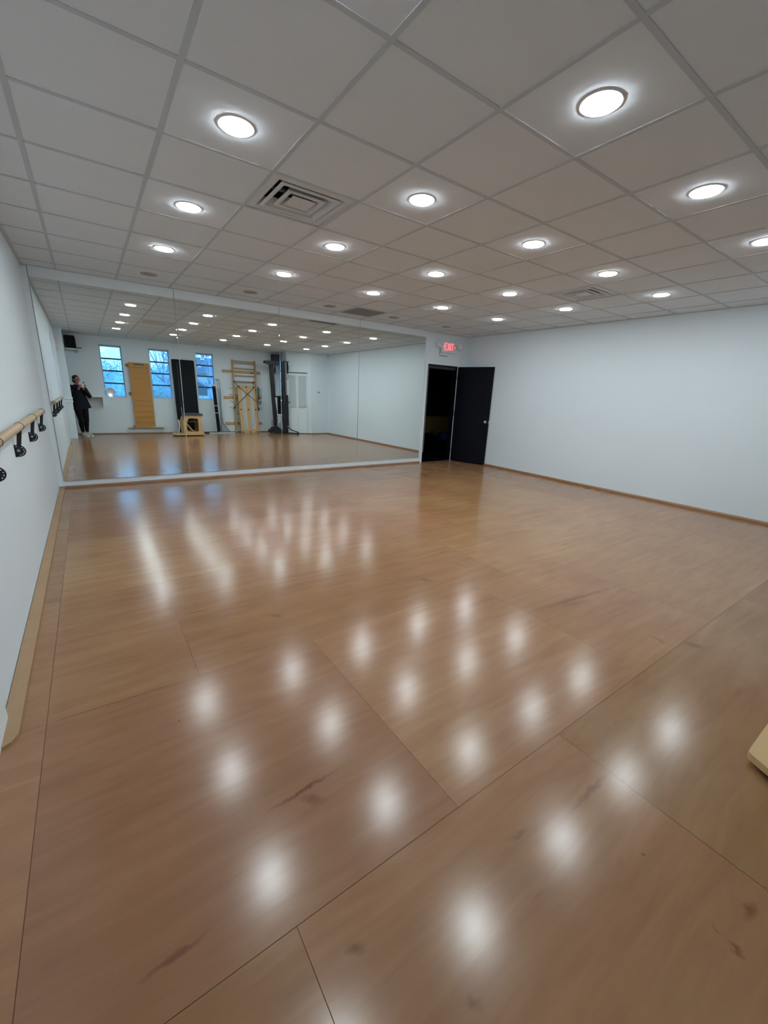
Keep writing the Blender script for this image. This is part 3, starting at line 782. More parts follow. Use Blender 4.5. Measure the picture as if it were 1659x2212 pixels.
# ------------------------------------------------------------------ corner shelf + speakers
ws = thing('wall_shelf', (0.04, -2.9, 2.24), 'white wall shelf high in the corner holding a black speaker', 'shelf')
bm = BM(); box(bm, -0.49, 0.215, -3.045, -2.70, 2.235, 2.253, 0.003); part('shelf_board', bm, M['trimw'], ws)
for x in (-0.3, 0.1):
    bm = BM(); prism(bm, [(-3.045, 2.235), (-3.045, 2.15), (-2.82, 2.235)], x-0.008, x+0.008, 'x')
    part('shelf_bracket', bm, M['trimw'], ws)
sp = thing('loudspeaker', (-0.02, -2.88, 2.253), 'black loudspeaker standing on the high corner shelf', 'speaker', 'black loudspeakers')
bm = BM(); prism(bm, [(-0.16, 2.253), (0.092, 2.253), (0.088, 2.49), (0.075, 2.56), (0.055, 2.575), (-0.13, 2.575), (-0.15, 2.56)], -3.0, -2.76, 'y'); part('cabinet', bm, M['bplast'], sp)
bm = BM(); prism(bm, rrect(-0.14, 0.075, 2.275, 2.55, 0.02), -2.762, -2.752, 'y'); part('grille', bm, M['bvinyl'], sp)
r_ = thing('wireless_router', (0.15, -2.80, 2.253), 'small flat black device beside the speaker on the high shelf', 'device')
bm = BM(); lathe(bm, [(0.0, 0), (0.055, 0), (0.06, 0.012), (0.05, 0.028), (0.0, 0.032)], (0.148, -2.80, 2.253), 'z', 24); part('body', bm, M['bplast'], r_)
bm = BM(); lathe(bm, [(0.058, 0.008), (0.061, 0.012), (0.058, 0.016)], (0.148, -2.80, 2.253), 'z', 24); part('rim', bm, M['dgrey'], r_)
sr = thing('loudspeaker', (5.57, -2.9, 2.26), 'black loudspeaker hung under the ceiling behind the cable machine', 'speaker', 'black loudspeakers')
bm = BM(); prism(bm, [(5.44, 2.59), (5.70, 2.59), (5.70, 2.25), (5.62, 2.245), (5.45, 2.29)], -3.0, -2.78, 'y'); part('cabinet', bm, M['bplast'], sr)
bm = BM(); prism(bm, rrect(5.46, 5.68, 2.31, 2.57, 0.015), -2.782, -2.774, 'y'); part('grille', bm, mat('speaker_cloth', (0.03, 0.045, 0.07, 1), 0.7, noise=0.4, nscale=9), sr)
bm = BM(); cyl(bm, (5.57, -3.05, 2.45), (5.57, -2.99, 2.45), 0.03, n=14); part('wall_bracket', bm, M['bmetal'], sr)
cbx = thing('hanging_cable', (5.53, -2.96, 1.35), 'thin black cables looping down from the hung speaker', 'cable')
bm = BM()
tube(bm, [(5.52, -2.85, 2.25), (5.53, -2.88, 2.10), (5.545, -2.92, 1.98)], [0.012, 0.03, 0.02], 8)
part('plug', bm, M['bplast'], cbx)
for ph in (0, 1.6, 3.0):
    bm = BM(); pts = []
    for k in range(24):
        s = k/23
        pts.append((5.515+0.035*math.sin(s*PI)*math.cos(ph)+0.01*math.sin(s*7), -2.95+0.02*math.sin(ph), 2.1-s*0.34))
    tube(bm, pts, 0.0035, 6); part('loop', bm, M['bplast'], cbx)
bm = BM(); tube(bm, [(5.53, -2.96, 1.78), (5.57, -2.97, 1.65), (5.575, -2.98, 1.5), (5.52, -2.98, 1.36), (5.50, -2.96, 1.24)], 0.0035, 6); part('cord', bm, M['bplast'], cbx)

em = thing('emergency_light', (-0.285, -2.0, 2.22), 'small white emergency lamp high on the narrow wall end', 'emergency light')
bm = BM(); box(bm, -0.325, -0.255, -2.0, -1.93, 2.17, 2.29, 0.01); part('housing', bm, M['whitep'], em)
for z in (2.33, 2.43):
    bm = BM(); lathe(bm, [(0.0, 0.0), (0.025, 0.0), (0.035, 0.05), (0.03, 0.052), (0.0, 0.045)], (-0.285, -1.99, z), 'y', 18)
    part('lamp_head', bm, M['whitep'], em)
bm = BM(); cyl(bm, (-0.285, -1.965, 2.29), (-0.285, -1.965, 2.45), 0.008, n=8); part('lamp_arm', bm, M['whitep'], em)

# low wall cubby under the corner
cu = thing('wall_cubby', (0.2, -2.9, 0.79), 'white open wall cubby below the corner window, behind the person', 'shelf')
bm = BM(); box(bm, -0.49, 0.52, -3.048, -2.80, 1.03, 1.05, 0.002); part('top', bm, M['trimw'], cu)
bm = BM(); box(bm, 0.502, 0.52, -3.048, -2.80, 0.79, 1.03, 0.002); part('side_panel', bm, M['trimw'], cu)
bm = BM(); box(bm, -0.49, 0.502, -3.048, -3.03, 0.79, 1.03); part('back_panel', bm, M['trimw'], cu)
bx = thing('flat_box', (0.33, -2.95, 1.05), 'thin flat white box lying on the wall cubby', 'box')
bm = BM(); box(bm, 0.12, 0.45, -3.03, -2.86, 1.05, 1.095, 0.004); part('body', bm, M['trimw'], bx)
bm = BM(); box(bm, 0.117, 0.453, -3.033, -2.857, 1.095, 1.108, 0.003); part('lid', bm, M['whitep'], bx)

# dark rolled mat behind the pier
rm = thing('rolled_mat', (-0.24, -2.45, 0), 'dark rolled mat standing behind the narrow wall end, mostly hidden', 'mat')
bm = BM(); pts = []
cyl(bm, (-0.26, -2.5, 0.0), (-0.25, -2.5, 1.30), 0.055, n=20); part('roll', bm, M['bvinyl'], rm)
for z in (0.25, 0.95):
    bm = BM(); cyl(bm, (-0.26, -2.5, z), (-0.26, -2.5, z+0.04), 0.058, n=20); part('strap', bm, M['dgrey'], rm)

# ------------------------------------------------------------------ orange slatted board
ob = thing('slatted_board', (1.49, -2.97, 0.18), 'orange-brown slatted wood board hung on the wall between two windows', 'wood board')
bm = BM()
zs = [0.20, 0.329, 0.483, 0.637, 0.806, 0.957, 1.107, 1.273, 1.429, 1.584, 1.73, 1.883]
for z0, z1 in zip(zs[:-1], zs[1:]): box(bm, 1.236, 1.752, -2.985, -2.955, z0+0.003, z1-0.003)
holed(bm, [(1.236, 1.886), (1.752, 1.886), (1.752, 2.00), (1.735, 2.015), (1.236, 2.02)], [rrect(1.36, 1.62, 1.955, 1.985, 0.012)], -2.985, -2.955, 'y')
box(bm, 1.25, 1.738, -3.0, -2.986, 0.21, 1.93)
part('panel', bm, M['orange'], ob)
bm = BM(); box(bm, 1.30, 1.68, -3.0, -2.987, 1.935, 2.0); part('slot_shade_backing', bm, M['dgrey'], ob, label='dark backing standing in for shade in the handle slot')  # dark sheet behind the open slot gives its shade by colour
for z in (1.935, 1.16, 0.20):
    bm = BM(); box(bm, 1.165, 1.26, -3.048, -2.99, z-0.035, z+0.035, 0.003); part('cleat', bm, M['dkwood'], ob, label='brown wall cleat')
bm = BM(); box(bm, 1.04, 1.98, -3.02, -2.94, 0.178, 0.198, 0.003); part('ledge', bm, M['maple'], ob, label='thin pale ledge under the board')
bm = BM(); box(bm, 1.70, 1.735, -2.953, -2.94, 0.20, 0.212); part('tag', bm, M['whitep'], ob, label='small white tag')
hg = thing('wall_register', (1.5, -3.03, 0.05), 'long low white wall register under the slatted board', 'vent')
bm = BM(); box(bm, 1.03, 1.98, -3.05, -3.03, 0.05, 0.165, 0.004); part('frame', bm, M['trimw'], hg)
for z in (0.085, 0.107, 0.129):
    bm = BM(); box(bm, 1.06, 1.95, -3.032, -3.024, z-0.004, z+0.004); part('slat', bm, M['whitep'], hg)

# ------------------------------------------------------------------ black mat leaning
def lean(pts, t, ytop, ybot, ztop):
    pass
bmt = thing('exercise_mat', (2.68, -2.85, 0), 'tall black padded mat leaning between the middle and right windows', 'mat')
bm = BM()
out = rrect(2.365, 2.985, 0.012, 2.19, 0.035)
prism(bm, out, -0.03, 0.03, 'y')
es = [e for e in bm.edges if abs(e.verts[0].co.y-e.verts[1].co.y) < 1e-6]
bmesh.ops.bevel(bm, geom=es, offset=0.01, segments=2, affect='EDGES')
SH = Matrix.Translation((0, -2.82, 0)) @ Matrix(((1, 0, 0, 0), (0, 1, -0.09, 0), (0, 0, 1, 0), (0, 0, 0, 1)))
bm.transform(SH)
part('pad', bm, M['bvinyl'], bmt)
bm = BM(); prism(bm, rrect(2.358, 2.992, 0.006, 2.197, 0.038), -0.004, 0.004, 'y'); bm.transform(SH); part('edge_piping', bm, M['bplast'], bmt)

# ------------------------------------------------------------------ pilates chair
pc = thing('pilates_chair', (2.6, -2.32, 0), 'pale wood pilates chair with a black seat in front of the black mat', 'exercise chair')
def side(y):
    bm = BM()
    outer = [(2.385, 0.062), (2.925, 0.062), (2.905, 0.20), (2.885, 0.50), (2.91, 0.555), (2.912, 0.60), (2.47, 0.60), (2.44, 0.575), (2.395, 0.50), (2.372, 0.40), (2.368, 0.28), (2.378, 0.15)]
    hole = [(2.50, 0.13), (2.74, 0.125), (2.77, 0.14), (2.785, 0.17), (2.785, 0.47), (2.77, 0.50), (2.74, 0.515), (2.56, 0.515), (2.525, 0.50), (2.49, 0.44), (2.468, 0.36), (2.462, 0.28), (2.468, 0.18), (2.48, 0.145)]
    holed(bm, outer, [hole], y-0.011, y+0.011, 'y')
    return bm
for y in (-2.06, -2.56): part('side_panel', side(y), M['maple'], pc)
bm = BM(); prism(bm, [(2.945, -2.009), (2.18, -2.009), (2.165, -2.013), (2.157, -2.024), (2.13, -2.076), (2.10, -2.16), (2.086, -2.27), (2.094, -2.38), (2.125, -2.47), (2.175, -2.55), (2.22, -2.59), (2.945, -2.60)], 0.030, 0.060, 'z')
part('base_board', bm, [M['maple']], pc)
for x in (2.20, 2.88):
    for y in (-2.54, -2.08):
        bm = BM(); cyl(bm, (x, y, 0), (x, y, 0.03), 0.02, n=12); part('rubber_foot', bm, M['bplast'], pc)
bm = BM(); prism(bm, rrect(2.455, 2.925, -2.60, -2.02, 0.03), 0.602, 0.645, 'z'); part('seat', bm, M['dgrey'], pc, label='dark grey padded seat')
bm = BM(); box(bm, 2.80, 2.82, -2.549, -2.071, 0.08, 0.58); part('back_board', bm, M['dkwood'], pc)
bm = BM(); box(bm, 2.445, 2.46, -2.549, -2.071, 0.42, 0.56); part('front_board', bm, M['dkwood'], pc)
bm = BM(); vs = [(2.47, -2.48, 0.36), (2.66, -2.48, 0.09), (2.66, -2.12, 0.09), (2.47, -2.12, 0.36)]
a_ = [bm.verts.new(v) for v in vs]; b_ = [bm.verts.new((v[0]+0.015, v[1], v[2]+0.015)) for v in vs]
bm.faces.new(a_); bm.faces.new(b_[::-1])
for i in range(4): bm.faces.new((a_[i], a_[(i+1) % 4], b_[(i+1) % 4], b_[i]))
part('pedal', bm, M['maple'], pc)
for y in (-2.20, -2.42):
    bm = BM(); tube(bm, [(2.46, y, 0.42), (2.6, y, 0.405), (2.80, y, 0.42)], 0.011, 10); part('spring', bm, M['greyst'], pc)
bm = BM(); prism(bm, [(2.285, 0.062), (2.32, 0.062), (2.35, 0.25), (2.35, 0.42), (2.32, 0.46), (2.30, 0.43), (2.315, 0.25)], -2.50, -2.47, 'y'); part('handle', bm, M['silver'], pc, label='pale handle')
po = thing('thin_pole', (2.46, -2.70, 0), 'thin grey pole standing upright in front of the black mat', 'pole')
bm = BM(); tube(bm, [(2.47, -2.69, 0.0), (2.463, -2.715, 1.0), (2.464, -2.74, 2.10)], 0.005, 8); part('shaft', bm, M['dgrey'], po)
bm = BM(); tube(bm, [(2.47, -2.69, 0.55), (2.466, -2.70, 0.80)], 0.011, 10); part('grip', bm, M['greyst'], po)

# ------------------------------------------------------------------ folded silver frame
sf = thing('folded_exercise_frame', (3.6, -2.75, 0), 'folded silver-framed exercise bed with black pad leaning by the right window', 'exercise frame')
bm = BM(); prism(bm, [(3.425, 1.46), (3.515, 1.46), (3.585, 0.07), (3.50, 0.05)], -2.82, -2.76, 'y'); part('pad', bm, M['bvinyl'], sf, label='black pad')
bm = BM(); tube(bm, [(3.42, -2.79, 1.50), (3.52, -2.79, 1.505), (3.535, -2.79, 1.49), (3.565, -2.79, 0.8), (3.60, -2.79, 0.04)], 0.016, 10); part('front_rail', bm, M['silver'], sf)
for z, xa, xb, yb in ((1.478, 3.40, 3.54, -2.79), (0.872, 3.44, 3.585, -2.75), (0.648, 3.44, 3.585, -2.75)):
    bm = BM(); tube(bm, [(xa, yb, z), (xb, yb, z-0.008)], 0.010, 8); part('crossbar', bm, M['silver'], sf)
bm = BM(); tube(bm, [(3.55, -2.86, 1.655), (3.56, -2.86, 1.67), (3.65, -2.86, 1.67), (3.665, -2.86, 1.65), (3.68, -2.86, 1.2), (3.67, -2.86, 0.8), (3.70, -2.86, 0.32), (3.90, -2.86, 0.03)], 0.019, 10)
tube(bm, [(3.605, -2.84, 1.66), (3.62, -2.84, 1.30), (3.64, -2.84, 0.7), (3.635, -2.84, 0.04)], 0.016, 10)
part('rear_rail', bm, M['greyst'], sf, label='grey rear rails')
bm = BM(); tube(bm, [(3.64, -2.82, 0.55), (3.66, -2.8, 0.3), (3.80, -2.78, 0.03)], 0.012, 10); tube(bm, [(3.62, -2.80, 0.33), (3.70, -2.80, 0.02)], 0.010, 8); part('strut', bm, M['greyst'], sf)
bm = BM(); box(bm, 3.545, 3.66, -2.86, -2.83, 1.40, 1.63, 0.004); part('hinge_plate', bm, M['silver'], sf)
bm = BM(); box(bm, 3.23, 4.03, -2.74, -2.70, 0.0, 0.03, 0.006); part('foot_bar', bm, M['silver'], sf, label='long silver foot bar')
bm = BM(); box(bm, 3.10, 3.60, -2.83, -2.79, 0.0, 0.035, 0.006); part('rear_foot', bm, M['bmetal'], sf)

# ------------------------------------------------------------------ wall ladder
wlad = thing('wall_ladder', (4.5, -2.99, 0), 'tall wooden wall ladder with rungs fixed on wall boards', 'wall bars')
for z in (1.955, 1.13, 0.295):
    bm = BM(); box(bm, 3.825, 5.07, -3.05, -3.03, z-0.043, z+0.043, 0.003); part('wall_board', bm, M['mapleX'], wlad)
for x in (4.155, 4.88):
    bm = BM(); box(bm, x-0.02, x+0.02, -3.03, -2.94, 0.0, 2.325, 0.006); part('upright', bm, M['mapleX'], wlad)
for z in (2.283, 2.225, 2.06, 1.84, 1.653, 1.45, 1.25, 1.05, 0.85, 0.65, 0.45, 0.25):
    bm = BM(); cyl(bm, (4.175, -2.97, z), (4.86, -2.97, z), 0.014, n=12); part('rung', bm, M['mapleX'], wlad)
for z in (1.435, 1.235, 1.03, 0.825):
    for x0_, x1_ in ((3.99, 4.135), (4.90, 5.07)):
        bm = BM(); cyl(bm, (x0_, -2.985, z), (x1_, -2.985, z-0.01), 0.009, n=10); part('peg', bm, M['maple'], wlad)
bm = BM(); box(bm, 4.73, 4.81, -3.03, -3.022, 1.935, 1.96); part('name_plate', bm, M['bmetal'], wlad, label='small black plate')

# ------------------------------------------------------------------ track board
tb = thing('track_board', (4.55, -2.8, 0), 'pale wood board with two white tracks and crossed cords leaning on the wall ladder', 'exercise board')
def SHt(bm): bm.transform(Matrix.Translation((0, -2.78, 0)) @ Matrix(((1, 0, 0.0, 0), (0, 1, -0.06, 0), (0, 0, 1, 0), (0, 0, 0, 1)))); return bm
def bx_at(z, s): return (4.265-0.036*z/1.53 + (0.592)*s)
bm = BM(); prism(bm, [(4.262, 0.0), (4.858, 0.0), (4.80, 1.53), (4.226, 1.53)], -0.018, 0.018, 'y'); part('board', SHt(bm), M['maple'], tb)
def bb_(x, z):   # board u,v -> world x
    l = 4.262+(4.226-4.262)*z/1.53; r = 4.858+(4.80-4.858)*z/1.53
    return l+(r-l)*x
for c in (0.29, 0.73):
    bm = BM(); z0, z1 = 0.11, 1.41
    prism(bm, [(bb_(c-0.11, z0), z0), (bb_(c+0.11, z0), z0), (bb_(c+0.11, z1), z1), (bb_(c-0.11, z1), z1)], 0.018, 0.024, 'y')
    tr = part('track', SHt(bm), M['tick'], tb, label='white track strip')
    bm = BM()
    for k in range(21):
        z = 0.16+k*0.06; prism(bm, [(bb_(c-0.09, z), z-0.004), (bb_(c+0.03, z), z-0.004), (bb_(c+0.03, z), z+0.002), (bb_(c-0.09, z), z+0.002)], 0.024, 0.0255, 'y')
    part('tick_marks', SHt(bm), M['dgrey'], tr)
for z in (1.485, 0.76, 0.03):
    for s in (0.09, 0.5, 0.91):
        bm = BM(); cyl(bm, (bb_(s, z), 0.018, z), (bb_(s, z), 0.045, z), 0.020, n=14); part('knob', SHt(bm), M['bplast'], tb, label='black knob')
for pts in ([(4.127, -2.84, 1.646), (4.24, -2.80, 1.50), (4.516, -2.76, 1.262), (4.82, -2.72, 1.01), (4.857, -2.71, 0.80)], [(4.75, -2.84, 1.63), (4.76, -2.82, 1.48), (4.516, -2.78, 1.255), (4.08, -2.72, 0.86)]):
    bm = BM(); tube(bm, pts, 0.009, 8); part('elastic_cord', bm, M['strap'], tb, label='dark brown elastic cord')
bm = BM(); tube(bm, [(4.13, -2.85, 1.646), (4.755, -2.85, 1.630)], 0.011, 10); part('crossbar', bm, M['dkwood'], tb, label='brown wood bar')
for a, b in (((4.08, -2.72, 0.87), (4.05, -2.72, 0.79)), ((4.857, -2.71, 0.82), (4.86, -2.71, 0.74))):
    bm = BM(); tube(bm, [a, b], [0.015, 0.026], 10); part('handle', bm, M['bplast'], tb, label='black handle')
for x in (4.127, 4.752):
    bm = BM(); sphere(bm, (x, -2.845, 1.648), 0.022, 12, 8); part('hook', bm, M['bplast'], tb)
tr_ = thing('hanging_bands', (4.96, -2.95, 0.95), 'teal and dark exercise bands hanging from a peg of the wall ladder', 'exercise bands')
bm = BM(); tube(bm, [(4.955, -2.955, 1.50), (4.94, -2.93, 1.42), (4.945, -2.93, 1.30), (4.96, -2.93, 1.20)], [0.012, 0.026, 0.026, 0.016], 10); part('band', bm, M['teal'], tr_, label='teal band')
bm = BM(); tube(bm, [(4.955, -2.94, 1.22), (4.985, -2.92, 1.14), (5.01, -2.92, 1.0), (4.975, -2.92, 0.90), (4.93, -2.92, 0.95), (4.915, -2.92, 1.10), (4.95, -2.94, 1.22)], 0.012, 8); part('loop', bm, M['strap'], tr_)
bm = BM(); tube(bm, [(4.99, -2.91, 1.12), (5.005, -2.905, 1.05)], 0.012, 8); part('clip', bm, M['whitep'], tr_)

# ------------------------------------------------------------------ cable machine
cm = thing('cable_machine', (5.55, -2.65, 0), 'tall dark two-column cable machine with weight stack beside the closet', 'exercise machine')
bm = BM(); prism(bm, [(5.285, 2.25), (5.405, 2.25), (5.525, 0.10), (5.40, 0.10)], -2.80, -2.70, 'y'); part('left_column', bm, M['tower'], cm)
bm = BM(); prism(bm, [(5.64, 2.37), (5.75, 2.37), (5.79, 0.05), (5.635, 0.05)], -2.65, -2.55, 'y'); part('right_column', bm, M['tower'], cm)
bm = BM(); prism(bm, [(5.10, 2.36), (5.66, 2.39), (5.66, 2.26), (5.27, 2.24), (5.10, 2.29)], -2.80, -2.60, 'y'); part('top_arm', bm, M['bmetal'], cm)
bm = BM(); tube(bm, [(5.70, -2.56, 2.385), (5.88, -2.50, 2.375)], 0.012, 8); part('hook_bar', bm, M['bmetal'], cm)
bm = BM(); tube(bm, [(5.82, -2.5, 2.36), (5.835, -2.5, 2.2), (5.825, -2.5, 2.0)], [0.022, 0.032, 0.022], 8); tube(bm, [(5.83, -2.5, 2.0), (5.84, -2.5, 1.88), (5.79, -2.52, 1.79)], 0.006, 6); part('strap', bm, M['bvinyl'], cm)
bm = BM(); prism(bm, rrect(5.78, 5.855, 0.28, 1.30, 0.02), -2.66, -2.56, 'y'); part('side_cover', bm, M['bmetal'], cm)
bm = BM(); box(bm, 5.42, 5.65, -2.72, -2.66, 1.215, 1.265, 0.006); part('mid_beam', bm, M['bmetal'], cm)
bm = BM(); prism(bm, rrect(5.525, 5.65, 0.665, 1.215, 0.01), -2.72, -2.66, 'y'); part('back_pad', bm, M['bvinyl'], cm)
bm = BM(); box(bm, 5.84, 5.905, -2.60, -2.57, 1.045, 1.075, 0.004); cyl(bm, (5.905, -2.585, 1.06), (5.92, -2.585, 1.06), 0.02, n=12); part('adjust_knob', bm, M['bplast'], cm)
bm = BM(); tube(bm, [(5.435, -2.68, 1.22), (5.47, -2.68, 0.9), (5.52, -2.66, 0.42)], 0.012, 8); part('guide_tube', bm, M['silver'], cm)
bm = BM()
for x in (5.475, 5.52, 5.565, 5.61): cyl(bm, (x, -2.63, 0.15), (x, -2.63, 0.655), 0.006, n=8)
box(bm, 5.46, 5.645, -2.65, -2.61, 0.62, 0.655, 0.004); part('guide_rods', bm, M['silver'], cm)
for k in range(7):
    bm = BM(); z = 0.152+k*0.031; box(bm, 5.45, 5.665, -2.66, -2.58, z, z+0.028, 0.003); part('weight_plate', bm, M['greyst'], cm)
bm = BM(); prism(bm, [(5.17, 0.04), (5.17, 0.11), (5.33, 0.25), (5.45, 0.25), (5.60, 0.14), (5.82, 0.20), (5.84, 0.02), (5.60, 0.0), (5.25, 0.03)], -2.80, -2.56, 'y'); part('base', bm, M['bmetal'], cm)
bm = BM(); tube(bm, [(5.80, -2.55, 0.235), (5.90, -2.45, 0.13), (6.04, -2.35, 0.085), (6.10, -2.30, 0.05)], 0.018, 8)
tube(bm, [(5.75, -2.5, 0.03), (5.95, -2.40, 0.03), (6.11, -2.28, 0.025)], 0.022, 8); part('foot_plate', bm, M['bmetal'], cm)
bm = BM(); cyl(bm, (5.225, -2.62, 0.02), (5.225, -2.585, 0.02), 0.02, n=14); part('caster', bm, mat('red_caster', (0.35, 0.02, 0.04, 1), 0.5, noise=0.1), cm, label='small red caster')
for z in (0.42, 0.36, 0.30):
    bm = BM(); cyl(bm, (5.30, -2.75, z), (5.40, -2.75, z), 0.010, n=8); part('peg', bm, M['bmetal'], cm)
    bm = BM(); cyl(bm, (5.78, -2.6, z-0.05), (5.88, -2.6, z-0.05), 0.010, n=8); part('peg', bm, M['bmetal'], cm)

cm.location = (5.412, -2.29, 0); cm.scale = (0.975, 0.975, 0.985)

# ------------------------------------------------------------------ person
def body_mesh(name, build, voxel, m, parent, smooth=4, loc_root=None):
    bm = BM(); build(bm)
    bmesh.ops.recalc_face_normals(bm, faces=bm.faces[:])
    me = bpy.data.meshes.new(name+'_src'); bm.to_mesh(me); bm.free()
    o = bpy.data.objects.new(name+'_src', me); C.objects.link(o)
    r = o.modifiers.new('r', 'REMESH'); r.mode = 'VOXEL'; r.voxel_size = voxel; r.use_smooth_shade = True
    s = o.modifiers.new('s', 'SMOOTH'); s.factor = 0.5; s.iterations = smooth
    dg = bpy.context.evaluated_depsgraph_get(); dg.update()
    ev = o.evaluated_get(dg)
    nm = bpy.data.meshes.new_from_object(ev)
    bpy.data.objects.remove(o); bpy.data.meshes.remove(me)
    nm.name = name; nm.materials.clear(); nm.materials.append(m)
    for p in nm.polygons: p.use_smooth = True
    ob_ = bpy.data.objects.new(name, nm); C.objects.link(ob_)
    ob_.parent = parent; ORG[ob_] = ORG[parent]
    return ob_

def loft(bm, rings, n=20):
    """rings: (centre, rx, ry[, tilt axis dir]) closed tube of ellipses following the path"""
    cs = [Vector(r[0]) for r in rings]; V = []
    for i, r in enumerate(rings):
        d = (cs[min(i+1, len(cs)-1)]-cs[max(i-1, 0)]).normalized()
        x = Vector((1, 0, 0)); x = (x-d*x.dot(d))
        if x.length < 0.2: x = Vector((0, 1, 0)); x = x-d*x.dot(d)
        x.normalize(); y = d.cross(x).normalized()
        V.append([bm.verts.new(cs[i]+x*r[1]*math.cos(2*PI*k/n)+y*r[2]*math.sin(2*PI*k/n)) for k in range(n)])
    for i in range(len(V)-1):
        for k in range(n): bm.faces.new((V[i][k], V[i][(k+1) % n], V[i+1][(k+1) % n], V[i+1][k]))
    bm.faces.new(V[0]); bm.faces.new(V[-1])

def caps(bm, pts, rs, n=12):
    """rounded chain"""
    for p, r in zip(pts, rs): sphere(bm, p, r, n, 8)
    for i in range(len(pts)-1):
        if (Vector(pts[i+1])-Vector(pts[i])).length > 1e-4: cyl(bm, pts[i], pts[i+1], rs[i], rs[i+1], n)

ps = thing('person', (0.0, 0.0, 0.0), 'person in a dark jacket, black leggings and pale sneakers photographing with a phone', 'person')
PL = Vector((0, 0, 0)); ORG[ps] = PL
PX, PY, PYAW = -0.022, -2.475, -ya
ps.location = (PX, PY, 0); ps.rotation_euler = (0, 0, PYAW)
# local frame: person faces +y, right hand is +x
def wl_(p):  # world -> local
    v = Vector(p)-Vector((PX, PY, 0)); c, s = math.cos(-PYAW), math.sin(-PYAW)
    return Vector((v.x*c-v.y*s, v.x*s+v.y*c, v.z))
cl = wl_(cam_pt())                       # lens in local coordinates
# phone centre below-left of the lens (seen from the holder: lens top right)
fl = Vector((0, math.cos(pi_), math.sin(pi_)))
prt = Vector((math.cos(ro), 0, math.sin(ro))); pup = prt.cross(fl)
ph = cl-fl*0.018-prt*0.022-pup*0.055
HC = Vector((0.0, 0.0, 1.475))           # head centre
LH = ph-prt*0.042-pup*0.022-fl*0.006; RH = ph+prt*0.042-pup*0.022-fl*0.006
SHL, SHR = Vector((-0.165, -0.02, 1.275)), Vector((0.165, -0.02, 1.275))
ELL, ELR = Vector((-0.185, 0.07, 1.035)), Vector((0.240, 0.06, 1.055))
WRL = LH+Vector((-0.018, -0.075, -0.085)); WRR = RH+Vector((0.018, -0.075, -0.085))
KNL, KNR = Vector((-0.055, 0.02, 0.45)), Vector((0.095, 0.02, 0.45))
ANL, ANR = Vector((-0.025, -0.01, 0.09)), Vector((0.085, -0.01, 0.09))
HPL, HPR = Vector((-0.075, -0.01, 0.82)), Vector((0.10, -0.01, 0.82))

def head(bm):
    c = HC
    sphere(bm, c+Vector((0, -0.008, 0.018)), (0.070, 0.086, 0.080), 24, 16)       # skull
    sphere(bm, c+Vector((0, 0.012, -0.030)), (0.056, 0.064, 0.070), 20, 14)       # face
    sphere(bm, c+Vector((0, 0.040, -0.082)), (0.030, 0.026, 0.022), 14, 10)       # chin
    loft(bm, [(c+Vector((0, 0.068, 0.012)), 0.007, 0.008), (c+Vector((0, 0.080, -0.012)), 0.009, 0.009), (c+Vector((0, 0.088, -0.028)), 0.013, 0.010), (c+Vector((0, 0.074, -0.036)), 0.010, 0.008)], 10)
    sphere(bm, c+Vector((0, 0.067, 0.020)), (0.040, 0.010, 0.008), 14, 8)         # brow
    for s in (-1, 1):
        sphere(bm, c+Vector((s*0.071, -0.005, -0.012)), (0.009, 0.018, 0.028), 10, 10)
        sphere(bm, c+Vector((s*0.036, 0.046, -0.028)), (0.020, 0.018, 0.018), 12, 8)
    sphere(bm, c+Vector((0, 0.066, -0.056)), (0.021, 0.010, 0.009), 12, 8)
def hand(bm, H, W, s):
    """palm behind the phone edge, four fingers across its back side edge, thumb on the screen side. s=-1 left, +1 right"""
    palm = H+Vector((s*0.014, -0.028, -0.022))
    loft(bm, [(W, 0.024, 0.019), (W+(palm-W)*0.55, 0.026, 0.017), (palm, 0.034, 0.016), (palm+Vector((-s*0.004, 0.022, 0.024)), 0.034, 0.013)], 14)
    L = [0.060, 0.070, 0.066, 0.052]
    for k in range(4):
        b0 = palm+Vector((s*0.006, 0.016, 0.036-0.021*k))
        b1 = b0+Vector((s*0.010, L[k]*0.42, 0.004))
        b2 = b1+Vector((-s*L[k]*0.30, L[k]*0.10, 0.003))
        b3 = b2+Vector((-s*L[k]*0.26, -0.003, 0.001))
        caps(bm, [b0, b1, b2, b3], [0.0092, 0.0088, 0.0078, 0.0068], 10)
    t0 = palm+Vector((-s*0.004, -0.006, -0.018)); t1 = t0+Vector((-s*0.012, -0.006, 0.030)); t2 = t1+Vector((-s*0.020, 0.004, 0.020))
    caps(bm, [t0, t1, t2], [0.013, 0.011, 0.0085], 10)
